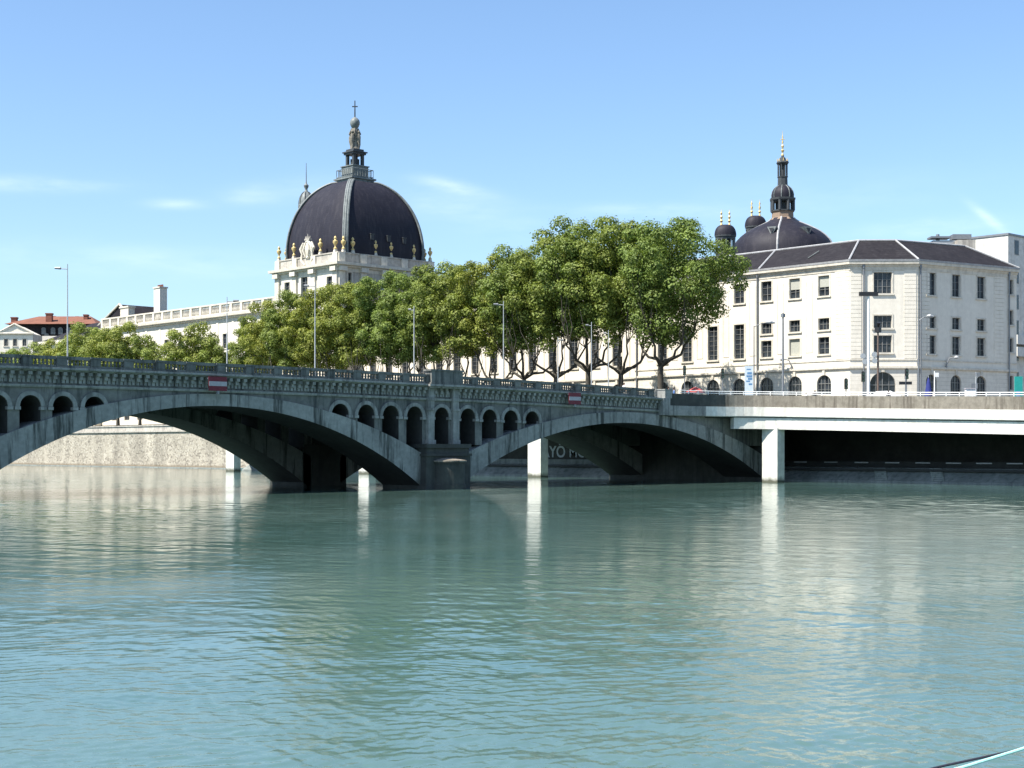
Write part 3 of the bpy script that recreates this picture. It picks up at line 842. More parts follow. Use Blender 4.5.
def cornice_prof(z, out=.9, h=1.1):
    return [(-.3, z - h), (.08, z - h), (.12, z - h * .6), (out * .45, z - h * .5), (out * .5, z - h * .36), (out * .95, z - h * .3), (out, z), (-.3, z)]

# ---------------------------------------------------------------- corner wing (right)
FU = 192.0
A = (FU, V_at(850, FU)); Bp = (A[0] + 7.07, A[1] - 7.07)
dn = (.974, -.226); Cp = (Bp[0] + dn[0] * 21.6, Bp[1] + dn[1] * 21.6)
VL = 173.0           # left end of the right wing
EZ = 32.2
def corner_wing():
    W = thing('corner_building', (200, 145, GZ), 'cream stone corner building with slate roof at the end of the bridge', 'building')
    d1 = (0, -1)
    o1 = (FU, VL); L1 = VL - A[1]
    ops = []; ops0 = []
    for k in range(7):
        v = 134.2 + 5.42 * k; s = VL - v
        right = k < 3
        ops.append(dict(s=s, w=2.0, za=27.4, zb=30.5, nx=2, ny=3, blind=.55 if k in (0, 1) else 0))
        if right:
            ops.append(dict(s=s, w=2.0, za=22.2, zb=24.0, nx=3, ny=2)); ops.append(dict(s=s, w=2.0, za=18.5, zb=21.1, nx=2, ny=3, blind=.97 if k == 1 else 0))
        else: ops.append(dict(s=s, w=2.0, za=18.5, zb=24.0, nx=2, ny=7))
        ops0.append(dict(s=s, w=2.6, za=12.2, zb=15.3, arch=True, nx=4, ny=2))
    facade(W, o1, d1, L1, 16.2, EZ - .4, ops, M['facade'])
    facade(W, o1, d1, L1, GZ - .3, 16.2, ops0, M['rustic'], 'ground_floor_wall')
    # chamfer
    d2 = (.70711, -.70711); L2 = 10.
    facade(W, A, d2, L2, 16.2, EZ - .4, [dict(s=4.9, w=2.7, za=27.4, zb=30.6, nx=4, ny=3, hood=False), dict(s=4.9, w=2.7, za=22.2, zb=24.1, nx=4, ny=2), dict(s=4.9, w=2.7, za=18.5, zb=21.1, nx=4, ny=2)], M['facade'])
    facade(W, A, d2, L2, GZ - .3, 16.2, [dict(s=4.9, w=3.9, za=9.6, zb=15.6, arch=True, nx=4, ny=3)], M['rustic'], 'ground_floor_wall')
    # side towards the street
    L3 = 21.6; ops = []; ops0 = []
    def s_at(px):
        best = None
        for i in range(2041):
            s = i * .01; x, y = Bp[0] + dn[0] * s, Bp[1] + dn[1] * s
            q = 512 + FPX * (CA * x - SA * y) / depth(x, y)
            if q >= px: return s
        return L3
    for i, px in enumerate((931.5, 956, 981)):
        s = s_at(px)
        ops.append(dict(s=s, w=1.75, za=27.3, zb=30.7, nx=2, ny=3)); ops.append(dict(s=s, w=1.75, za=22.3, zb=24.1, nx=2, ny=2)); ops.append(dict(s=s, w=1.75, za=18.4, zb=21.2, nx=2, ny=3))
        ops0.append(dict(s=s, w=2.3, za=12.2, zb=15.3, arch=True, nx=4, ny=2))
    s = s_at(1011)
    for za, zb in ((28.3, 30.6), (23.5, 25.8), (19.2, 21.4)): ops.append(dict(s=s, w=.9, za=za, zb=zb, nx=1, ny=2))
    ops0.append(dict(s=s, w=.9, za=13.3, zb=15.5, nx=1, ny=2))
    facade(W, Bp, dn, L3, 16.2, EZ - .4, ops, M['facade'])
    facade(W, Bp, dn, L3, GZ - .3, 16.2, ops0, M['rustic'], 'ground_floor_wall')
    # quoins
    quoin(W, o1, d1, L1 - 2.6, L1 - .12, 17.6, 30.9); quoin(W, A, d2, .12, 1.7, 17.6, 30.9); quoin(W, A, d2, 8.1, L2 - .12, 17.6, 30.9); quoin(W, Bp, dn, .12, 2.6, 17.6, 30.9)
    quoin(W, Bp, dn, s_at(994), s_at(1004), 17.6, 30.9)
    poly = [o1, A, Bp, Cp]
    band(W, poly, [(-.2, 16.0), (.12, 16.0), (.3, 16.15), (.3, 16.45), (-.2, 16.45)], M['trim'], 'string_course')
    band(W, poly, [(-.2, 17.35), (.1, 17.35), (.1, 17.55), (-.2, 17.55)], M['trim'], 'string_course')
    band(W, poly, cornice_prof(EZ, .6, 1.3), M['trim'], 'cornice')
    band(W, poly, [(-.5, EZ + .002), (.65, EZ + .002), (.7, EZ + .3), (.5, EZ + .32), (-.5, EZ + .2)], M['hiplead'], 'gutter')
    # thin sunk panels between the windows
    mb = MB()
    for k in range(-1, 7):
        v = 134.2 + 5.42 * (k + .5); s = VL - v
        mb = MB()
        for (a, b) in ((s - .62, s - .56), (s + .56, s + .62)): mb.obox(o1, d1, a, b, -.02, .05, 18.9, 29.9)
        mb.obox(o1, d1, s - .621, s + .621, -.02, .052, 18.84, 18.91)
        mb.build('panel_moulding', M['trim'], W)
    # roof: hipped slate with lead ridges
    ez, rz_ = EZ + .2, 36.2; ins = 6.2
    eave = offset_poly(poly, .55); rid = offset_poly(poly, -ins)
    bk = 15.
    back = [(eave[0][0] + bk, eave[0][1]), (Cp[0] + 3, Cp[1] + bk + 3)]
    mb = MB()
    n = 4
    vs = [(x, y, ez) for x, y in eave] + [(x, y, rz_) for x, y in rid]
    vs[7] = (Cp[0] - 4.2, Cp[1] + ins + .4, rz_)
    vs += [(back[0][0], back[0][1], ez), (back[1][0] + .5, back[1][1], ez)]
    mb.add(vs, [(0, 1, 5, 4), (1, 2, 6, 5), (2, 3, 7, 6), (3, 9, 7), (4, 5, 6, 7, 9, 8)])
    roof = mb.build('roof', M['slate'], W)
    mb = MB()
    up = .07
    def line(a, b, r=.16): mb.tube((a[0], a[1], a[2] + up), (b[0], b[1], b[2] + up), r, r, 6)
    line(vs[1], vs[5]); line(vs[2], vs[6]); line(vs[4], vs[5]); line(vs[5], vs[6]); line(vs[6], vs[7]); line(vs[3], vs[7])
    # one more hip where the roof steps, above the downpipe
    line((FU - .55, V_at(758.5, FU - .55), ez), (FU + ins, V_at(775.5, FU + ins), rz_))
    mb.build('hip_flashing', M['hiplead'], roof)
    mb = MB().box(FU + 2.4, FU + 2.6, 137.9, 138.0, 33.4, 33.45); mb.tube((FU + 1.6, 138.3, 33.7), (FU + 3.4, 137.5, 34.9), .08, .08, 6)
    mb.build('roof_hook', M['lead'], roof)
    # downpipes
    for (ox, oy, dd, s) in ((FU, VL, d1, VL - 146.7), (A[0], A[1], d2, 2.0), (Bp[0], Bp[1], dn, s_at(1008)), (Bp[0], Bp[1], dn, s_at(919.5)), (FU, VL, d1, VL - 172.4)):
        nx, ny = dd[1], -dd[0]
        x, y = ox + dd[0] * s + nx * .25, oy + dd[1] * s + ny * .25
        m = MB().tube((x, y, GZ), (x, y, EZ - .6), .12, .12, 8); m.tube((x, y, EZ - 1.0), (x, y, EZ - .3), .2, .2, 8); m.build('downpipe', M['zinc'], W)
    # back and returns so the block is solid from the side
    mb = MB().box(FU + .5, FU + 14, VL - .4, VL, GZ, EZ); mb.prism([(Cp[0], Cp[1]), (Cp[0] + 3, Cp[1] + 14), (Cp[0] - 8, Cp[1] + 14), (Cp[0] - .02, Cp[1] + 1.3)], GZ, EZ)
    mb.build('rear_wall', M['oldstone'], W)
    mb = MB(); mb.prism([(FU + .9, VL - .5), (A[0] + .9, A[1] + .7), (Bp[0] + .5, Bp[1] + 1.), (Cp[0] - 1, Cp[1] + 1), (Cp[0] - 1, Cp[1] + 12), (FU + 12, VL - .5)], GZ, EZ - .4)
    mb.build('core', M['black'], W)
    # wall lamps
    return W, s_at
CW, s_at = corner_wing()

# ---------------------------------------------------------------- long central wing behind the trees
def long_wing(name, v0, v1, U, ez, label, ops_rows, pitch, w, balus, ground_arch=True, roof=True, bal_h=2.6, mat=None):
    W = thing(name, (U, (v0 + v1) / 2, GZ), label, 'building')
    o = (U, v1); d = (0, -1); L = v1 - v0
    n = int((L - 2) / pitch); off = (L - (n - 1) * pitch) / 2
    ops = []; ops0 = []
    for k in range(n):
        s = off + k * pitch
        for (za, zb, nx, ny) in ops_rows: ops.append(dict(s=s, w=w, za=za, zb=zb, nx=nx, ny=ny))
        ops0.append(dict(s=s, w=w * 1.25, za=11.4, zb=15.3, arch=True, nx=4, ny=2))
    facade(W, o, d, L, 16.2, ez - .4, ops, mat or M['facade'])
    facade(W, o, d, L, GZ - .3, 16.2, ops0, M['rustic'], 'ground_floor_wall')
    poly = [o, (U, v0)]
    band(W, poly, [(-.2, 16.0), (.12, 16.0), (.3, 16.15), (.3, 16.45), (-.2, 16.45)], M['trim'], 'string_course')
    band(W, poly, cornice_prof(ez, 1.1, 1.9), M['trim'], 'cornice')
    mb = MB()
    for k in range(n + 1):
        s = off + (k - .5) * pitch
        if .4 < s < L - .4: MB().obox(o, d, s - .42, s + .42, -.02, .12, 16.5, ez - 1.9).build('pilaster', M['facade'], W)
    if balus:
        mb = MB(); k = 0
        mb.obox(o, d, 0, L, -.3, .25, ez, ez + .35); mb.obox(o, d, 0, L, -.3, .3, ez + bal_h - .35, ez + bal_h)
        s = 0
        while s < L:
            mb.obox(o, d, s, min(s + .9, L), -.28, .27, ez + .35, ez + bal_h - .35); s += pitch / 1.5
        s = 1.2
        while s < L:
            c = (o[0] , o[1] - s)
            mb.lathe(c[0], c[1], [(.12, ez + .35), (.2, ez + .9), (.1, ez + 1.5), (.16, ez + bal_h - .35)], 6); s += .55
        mb.build('balustrade', M['trim'], W)
    mb = MB(); mb.box(U + .9, U + 14, v0 + .3, v1 - .3, GZ, ez); mb.build('core', M['oldstone'], W)
    if roof:
        mb = MB(); zz = ez + (.3 if not balus else .3); rh = 3.6 if not balus else 2.7
        mb.add([(U + .4, v0, zz), (U + .4, v1, zz), (U + 7, v1, zz + rh), (U + 7, v0, zz + rh), (U + 14, v0, zz), (U + 14, v1, zz)], [(0, 1, 2, 3), (3, 2, 5, 4), (0, 3, 4), (1, 5, 2), (0, 4, 5, 1)])
        mb.build('roof', M['slate'], W)
    return W
CWG = long_wing('hospital_wing', 173.2, 252.2, 193.2, 34.4, 'long cream stone wing with tall windows behind the plane trees', [(18.5, 24.0, 2, 7), (27.0, 30.4, 2, 3)], 5.3, 2.0, False)
LW = long_wing('hospital_wing', 275.2, 361, 192.0, 35.6, 'long cream stone wing with roof balustrade left of the large dome', [(19.5, 25.2, 2, 6), (27.6, 31.0, 2, 3)], 6.6, 2.1, True)

# left wing: chimney, roof block
def chimney(px0, px1, ytop, ybot, U, mat, cap, label, name='chimney_stack'):
    Vc = (V_at(px0, U) + V_at(px1, U)) / 2; w = abs(V_at(px0, U) - V_at(px1, U)) * .40; D = depth(U, Vc)
    zt, zb = z_at(ytop, D), z_at(ybot, D)
    Cc = thing(name, (U, Vc, zb - 6), label, 'chimney')
    m = MB().box(U - w * .35, U + w * .35, Vc - w / 2, Vc + w / 2, zb - 6, zt - .9); m.build('shaft', mat, Cc)
    m = MB().box(U - w * .35 - .2, U + w * .35 + .2, Vc - w / 2 - .2, Vc + w / 2 + .2, zt - .9, zt - .55); m.build('cap', cap, Cc)
    m = MB()
    for k in range(4): m.tube((U, Vc - w * .36 + k * w * .24, zt - .55), (U, Vc - w * .36 + k * w * .24, zt + .05), .22, .18, 8)
    m.build('chimney_pot', M['brickch'], Cc)
chimney(153, 168, 285, 312, 197, M['facade'], M['trim'], 'tall pale stone chimney standing on the balustraded left wing')
def pediment_block():
    U = 193; va, vb = V_at(132, U), V_at(88, U); D = depth(U, (va + vb) / 2)
    W = thing('pedimented_roof_block', (U, (va + vb) / 2, 30), 'low slate roofed block with pale pediment at the far end of the left wing', 'roof block')
    z0, z1 = 35.9, z_at(304.5, D); vm = va + (vb - va) * .42
    m = MB().add([(U + 2, va, z0), (U + 2, vb, z0), (U + 2, vm, z1), (U + 14, va, z0), (U + 14, vb, z0), (U + 14, vm, z1)], [(0, 1, 2), (3, 5, 4), (0, 2, 5, 3), (1, 4, 5, 2)])
    m = MB(); m.add([(U + 2, va, z0), (U + 2, vb, z0), (U + 2, vm, z1), (U + 14, va, z0), (U + 14, vb, z0), (U + 14, vm, z1)], [(0, 1, 2), (3, 5, 4), (0, 2, 5, 3), (1, 4, 5, 2), (0, 3, 4, 1)])
    m.build('roof', M['slate'], W)
    m = MB(); m.tube((U + 1.8, va, z0 + .1), (U + 1.8, vm, z1 + .1), .3, .3, 6); m.tube((U + 1.8, vb, z0 + .1), (U + 1.8, vm, z1 + .1), .3, .3, 6); m.build('raking_cornice', M['trim'], W)
    v2 = V_at(122, U); zt = z_at(302, depth(U, v2))
    m = MB().box(U + .6, U + 2.4, v2 - 2.2, v2 + 2.0, 36, zt - 1.5); m.box(U + .4, U + 2.6, v2 - 2.5, v2 + 2.3, zt - 1.5, zt - 1.1); m.build('chimney', M['trim'], W)
pediment_block()

# far low wing end: hipped slate roof stepping down left
def far_wing():
    U = 190; v0, v1 = 361.2, 392.
    W = thing('low_slate_wing', (U, 377, GZ), 'lower wing with plain slate hipped roof beyond the balustraded wing', 'building')
    m = MB().box(U, U + 14, v0, v1, GZ, 33.4); m.build('wall', M['facade'], W)
    m = MB().add([], []) if 0 else MB()
    m.add([(U - .8, v0, 33.4), (U - .8, v1, 33.4), (U + 14, v1, 33.4), (U + 14, v0, 33.4), (U + 6, v0, 38.), (U + 6, v1 - 18, 38.)], [(0, 1, 5, 4), (1, 2, 5), (2, 3, 4, 5), (0, 4, 3), (0, 3, 2, 1)])
    m.build('roof', M['slate'], W)
    m = MB().box(U - 1., U - .1, v0, v1, 32.6, 33.55); m.build('cornice', M['trim'], W)
far_wing()

# ---------------------------------------------------------------- domed pavilion
DU0, DU1 = 188.0, 214.0
DV0, DV1 = 252.3, 275.0
DC = ((DU0 + DU1) / 2, (DV0 + DV1) / 2)
def urn_prof(z, s=1.):
    return [(.42 * s, z), (.42 * s, z + .25 * s), (.2 * s, z + .45 * s), (.16 * s, z + .7 * s), (.38 * s, z + 1.1 * s), (.62 * s, z + 1.6 * s), (.6 * s, z + 1.95 * s), (.3 * s, z + 2.15 * s), (.24 * s, z + 2.3 * s), (.36 * s, z + 2.5 * s), (.3 * s, z + 2.85 * s), (.05 * s, z + 3.15 * s)]
def dome_pavilion():
    W = thing('domed_pavilion', (DC[0], DC[1], GZ), 'stone pavilion carrying the large dark square dome with a tall lantern', 'building')
    cz = 43.0
    o1 = (DU0, DV1); d1 = (0, -1); L1 = DV1 - DV0
    o2 = (DU0, DV0); d2 = (1, 0); L2 = DU1 - DU0
    ops = []
    for s, w in ((4.3, 1.9), (L1 * .47, 2.4), (L1 - 3.0, 1.9)):
        ops.append(dict(s=s, w=w, za=35.5, zb=40.2 if w < 2.2 else 40.8, nx=2, ny=5)); ops.append(dict(s=s, w=w, za=22, zb=30, nx=2, ny=6))
    facade(W, o1, d1, L1, GZ, cz - .4, ops, M['facade'], depth_=.6)
    facade(W, o2, d2, L2, GZ, cz - .4, [dict(s=3.0, w=.9, za=35.5, zb=41, nx=1, ny=3), dict(s=L2 - 3.4, w=1.1, za=37.6, zb=40.8, nx=1, ny=2)], M['oldstone'], depth_=.6)
    m = MB().box(DU0 + .7, DU1, DV0 + .7, DV1 - .05, GZ, cz); m.build('core', M['oldstone'], W)
    poly = [(DU1, DV1 + .0), (DU0, DV1), (DU0, DV0), (DU1, DV0)]
    poly = [(DU0 + 6, DV1), (DU0, DV1), (DU0, DV0), (DU1, DV0), (DU1, DV0 + 6)]
    poly = [(DU1, DV1), (DU0, DV1), (DU0, DV0), (DU1, DV0), (DU1, DV1 - .01)]
    band(W, poly, cornice_prof(cz, 1.3, 1.8), M['trim'], 'cornice')
    band(W, poly, [(-.9, cz), (.02, cz), (.02, 44.9), (.18, 44.95), (.18, 45.2), (-.9, 45.2)], M['oldstone'], 'attic_parapet')
    # pilasters with set-forward entablature pieces
    for (o, d, ss) in ((o1, d1, (.9, 7.4, 14.2, L1 - .75)), (o2, d2, (.75, 6.4, 12.0, 17.6, L2 - .9))):
        for s in ss:
            m = MB()
            m.obox(o, d, s - .75, s + .75, -.05, .45, GZ, cz - 1.8); m.obox(o, d, s - .95, s + .95, -.05, 1.0, cz - 1.79, cz - .9); m.obox(o, d, s - .8, s + .8, -.05, .38, cz + .01, 45.0)
            m.build('pilaster', M['trim'], W)
    # dome body: four curved faces meeting at ribs
    s0, z0, H = 11.1, 46.7, 16.3
    def rs(t): return s0 * (math.cos(t) ** .88)
    levels = [(s0 * .985, 44.5)]
    for k in range(25):
        t = math.acos(2.7 / s0) * k / 24 if 0 else (math.pi / 2 - .255) * k / 24
        levels.append((rs(t), z0 + H * math.sin(t)))
    levels.pop(1) if 0 else None
    levels[-1] = (2.75, levels[-1][1])
    def sq(r, pw=14):
        pts = []
        for k in range(32):
            a = 2 * math.pi * k / 32
            c, s = math.cos(a), math.sin(a)
            f = (abs(c) ** pw + abs(s) ** pw) ** (-1. / pw)
            pts.append((DC[0] + r * f * c, DC[1] + r * f * s))
        return pts
    m = MB(); vs = []; fs = []
    for r, z in levels:
        for x, y in sq(r): vs.append((x, y, z))
    for k in range(len(levels) - 1):
        for i in range(32): fs.append((k * 32 + i, k * 32 + (i + 1) % 32, (k + 1) * 32 + (i + 1) % 32, (k + 1) * 32 + i))
    fs.append(tuple(range(25 * 32, 26 * 32))); m.add(vs, fs)
    dome = m.build('dome', M['domeslate'], W, smooth=True)
    for sx in (-1, 1):
        for sy in (-1, 1):
            m = MB()
            for off in (-.42, .42):
                pts = [(DC[0] + sx * (r * .957) + off * sx * .7, DC[1] + sy * (r * .957) - off * sy * .7, z + .05) for r, z in levels]
                m.path(pts, [.26] * len(pts), 6)
            pts = [(DC[0] + sx * r * .957, DC[1] + sy * r * .957, z) for r, z in levels]
            m.path(pts, [.36] * len(pts), 6)
            m.build('rib', M['lead'], dome)
    zt = levels[-1][1]
    # small dormers on the street face
    for px in (362, 381.3, 400):
        y = 236
        U = DC[0] + (px - 381) / 19.0 * 4.4 + .5
        z = z_at(y, 318)
        t = math.asin((z - z0) / H); yy = DC[1] - rs(t)
        m = MB(); m.box(U - .42, U + .42, yy - .3, yy + 1.2, z - .65, z + .5); m.prism([(U - .5, yy - .4), (U + .5, yy - .4), (U + .5, yy + 1.2), (U - .5, yy + 1.2)], z + .5, z + .66)
        m.build('dormer', [M['darklead']], dome)
        m = MB().box(U - .22, U + .22, yy - .33, yy - .302, z - .42, z + .3); m.build('dormer_opening', M['black'], dome)
    # lantern
    c = DC
    Ln = MB(); 
    def sqb(m, h, za, zb): m.box(c[0] - h, c[0] + h, c[1] - h, c[1] + h, za, zb)
    sqb(Ln, 3.0, zt - .5, zt + .45); sqb(Ln, 3.35, zt + .45, zt + .8); sqb(Ln, 2.1, zt + .8, zt + 3.4); sqb(Ln, 2.3, zt + 3.4, zt + 3.6)
    lan = Ln.build('lantern_base', M['lead'], W)
    m = MB()
    for h in (2.85,):
        for i in range(9):
            q = -h + i * 2 * h / 8
            for (x, y) in ((q, -h), (q, h), (-h, q), (h, q)): m.tube((c[0] + x, c[1] + y, zt + .8), (c[0] + x, c[1] + y, zt + 2.7), .07, .07, 5)
        for z in (zt + 1.1, zt + 2.7):
            for (x0, y0, x1, y1) in ((-h, -h, h, -h), (h, -h, h, h), (h, h, -h, h), (-h, h, -h, -h)): m.tube((c[0] + x0, c[1] + y0, z), (c[0] + x1, c[1] + y1, z), .09, .09, 5)
    m.build('gallery_railing', M['lead'], lan)
    m = MB()
    for sx in (-1, 1):
        for sy in (-1, 1): m.box(c[0] + sx * 1.15 - .3, c[0] + sx * 1.15 + .3, c[1] + sy * 1.15 - .3, c[1] + sy * 1.15 + .3, zt + 3.6, zt + 6.1)
    m.box(c[0] - .7, c[0] + .7, c[1] - .7, c[1] + .7, zt + 3.6, zt + 5.2)
    sqb(m, 1.75, zt + 6.1, zt + 6.5); sqb(m, 2.0, zt + 6.5, zt + 6.75); sqb(m, 1.4, zt + 6.75, zt + 7.3)
    m.build('lantern_stage', M['darklead'], lan)
    # group of cherubs holding up the globe: bodies around a core
    m = MB(); m.lathe(c[0], c[1], [(1.15, zt + 7.3), (.8, zt + 8.2), (.75, zt + 10.2), (.9, zt + 11.4), (.5, zt + 12.2)], 12)
    for k in range(4):
        a = k * math.pi / 2 + .35; x, y = c[0] + 1.02 * math.cos(a), c[1] + 1.02 * math.sin(a); w0 = zt + 7.4
        m.path([(x, y, w0), (x + .1, y, w0 + .9), (x, y + .05, w0 + 1.7), (x - .05, y, w0 + 2.6), (x, y, w0 + 3.3)], [.2, .3, .42, .46, .24], 8)
        m.lathe(x, y, [(.05, w0 + 3.25), (.28, w0 + 3.45), (.32, w0 + 3.75), (.1, w0 + 4.05)], 8)
        x2, y2 = c[0] + 1.25 * math.cos(a + .5), c[1] + 1.25 * math.sin(a + .5)
        m.path([(x, y, w0 + 2.9), (x2, y2, w0 + 3.3), (c[0] + .7 * math.cos(a + .6), c[1] + .7 * math.sin(a + .6), w0 + 4.6)], [.16, .15, .1], 6)
    m.build('statue_group', M['statue'], lan, smooth=True)
    zb = zt + 12.1
    m = MB(); m.lathe(c[0], c[1], [(.35, zb - .3), (.8, zb + .15), (1.05, zb + .75), (1.1, zb + 1.2), (.95, zb + 1.75), (.5, zb + 2.2), (.2, zb + 2.35)], 18); m.build('globe', M['lead'], lan, smooth=True)
    m = MB(); m.tube((c[0], c[1], zb + 2.2), (c[0], c[1], zb + 6.0), .17, .12, 6); 
    dx, dy = CA, -SA
    m.tube((c[0] - dx * .62, c[1] - dy * .62, zb + 4.7), (c[0] + dx * .62, c[1] + dy * .62, zb + 4.7), .13, .13, 6)
    m.build('cross', M['darklead'], lan)
    return W
DP = dome_pavilion()
# gilded urns standing on the parapet
urn0 = None
def urn(x, y, label, s=1., z=45.2):
    global urn0
    s *= .88
    if urn0 is None:
        U = thing('gilded_urn', (x, y, z), label, 'urn', 'gilded urns along the dome parapet')
        m = MB(); m.cur = 0; m.lathe(0, 0, [(.55, 0), (.55, .35), (.45, .4), (.45, .7), (.3, .75)], 4, .5); m.build('pedestal', M['trim'], U, (0, 0, 0), world=False)
        m = MB(); m.lathe(0, 0, urn_prof(.74), 14); m.build('vase', M['gold'], U, (0, 0, 0), world=False, smooth=True)
        urn0 = U; s *= 1
    else:
        U = copy_tree(urn0); U.location = (x, y, z); U['label'] = label
    U.scale = (s, s, s)
    return U
DUF, DVF = DU0 + .45, DV0 + .45
urn(DUF, V_at(282, DUF) if 0 else DV1 - .5, 'gilded urn at the far left corner of the dome parapet', .95)
urn(DU0 + 2.4, DV1 - .45, 'gilded urn set back behind the far left corner of the dome parapet', .9)
urn(DUF, V_at(294, DUF), 'gilded urn left of the carved coat of arms')
urn(DUF, V_at(320.5, DUF), 'gilded urn between the coat of arms and the near parapet corner')
urn(DUF, DV0 + 1.6, 'gilded urn just left of the near parapet corner under the rib')
urn(DU0 + 1.7, DVF, 'gilded urn just right of the near parapet corner under the rib')
for px, lb in ((352.7, 'first gilded urn right of the corner pair on the shaded side'), (375.3, 'gilded urn below the left and middle dome dormers'), (390.8, 'gilded urn below the middle and right dome dormers'), (413.5, 'last single gilded urn before the right end of the dome parapet')):
    urn(U_at(px, DVF), DVF, lb)
urn(DU1 - .6, DVF, 'gilded urn at the far right corner of the dome parapet', .95)
urn(DU1 - .5, DVF + 2.0, 'gilded urn behind the far right corner urn of the dome parapet', .9)
# coat of arms
def arms():
    vc = V_at(308, DU0); S = thing('carved_coat_of_arms', (DU0 + .1, vc, 43.6), 'pale carved stone coat of arms with crown on the dome parapet', 'carving')
    x = DU0 - .55; z = 46.6; m = MB(); n = 24
    ring_ = [(1.45 * math.cos(2 * math.pi * k / n), 2.0 * math.sin(2 * math.pi * k / n)) for k in range(n)]
    vs = [(x + .9, vc + a, z + b) for a, b in ring_] + [(x + .35, vc + a, z + b) for a, b in ring_] + [(x + .15, vc + a * .86, z + b * .86) for a, b in ring_] + [(x + .35, vc + a * .7, z + b * .7) for a, b in ring_] + [(x - .1, vc, z)]
    fs = []
    for r in range(3):
        for k in range(n): fs.append((r * n + k, r * n + (k + 1) % n, (r + 1) * n + (k + 1) % n, (r + 1) * n + k))
    for k in range(n): fs.append((3 * n + k, 3 * n + (k + 1) % n, 4 * n))
    fs.append(tuple(range(n)))
    m.add(vs, fs); m.build('shield', M['facade'], S)
    m = MB()
    for sg in (-1, 1):
        m.path([(x + .4, vc + sg * 1.0, z - 3.3), (x + .3, vc + sg * 2.1, z - 2.1), (x + .3, vc + sg * 1.8, z - .9), (x + .3, vc + sg * 2.3, z + .2), (x + .4, vc + sg * 1.5, z + 1.5)], [.26, .34, .24, .36, .2], 7)
        m.path([(x + .2, vc + sg * .5, z - 1.5), (x, vc + sg * .9, z - .2), (x + .2, vc + sg * .5, z + 1.4)], [.25, .35, .2], 6)
    m.build('scroll', M['trim'], S, smooth=True)
    m = MB(); m.box(x + .2, x + .9, vc - .85, vc + .85, z + 1.95, z + 2.3)
    for k in range(5): m.tube((x + .5, vc - .75 + k * .375, z + 2.3), (x + .5, vc - .84 + k * .42, z + 2.85 + (.5 if k == 2 else 0)), .14, .07, 5)
    m.build('crown', M['oldstone'], S)
arms()
# bell cote behind the dome, to the left
def bell_cote():
    x, y = P(306.2, 352); s = 352 / 1500
    S = thing('domed_bell_turret', (x, y, GZ), 'slim grey turret with small ribbed cap and needle spire behind the large dome', 'turret')
    zc = lambda yy: z_at(yy, 352)
    m = MB(); m.lathe(x, y, [(1.5, GZ), (1.5, zc(208))], 12); m.build('shaft', M['oldstone'], S)
    m = MB(); m.lathe(x, y, [(1.9, zc(208)), (1.95, zc(206)), (1.75, zc(205))] + [(1.75 * math.cos(t * .16), zc(205) + 3.2 * math.sin(t * .16)) for t in range(1, 9)] + [(.35, zc(190.5)), (.3, zc(189)), (.55, zc(187)), (.6, zc(185.5)), (.2, zc(183.5)), (.12, zc(181)), (.06, zc(163))], 16)
    cap = m.build('cap', M['lead'], S, smooth=True)
    m = MB()
    for k in range(8):
        a = k * math.pi / 4
        m.path([(x + (1.78 * math.cos(t * .16)) * math.cos(a), y + (1.78 * math.cos(t * .16)) * math.sin(a), zc(205) + 3.22 * math.sin(t * .16)) for t in range(0, 9)], [.1] * 9, 4)
    m.build('rib', M['darklead'], cap)
bell_cote()

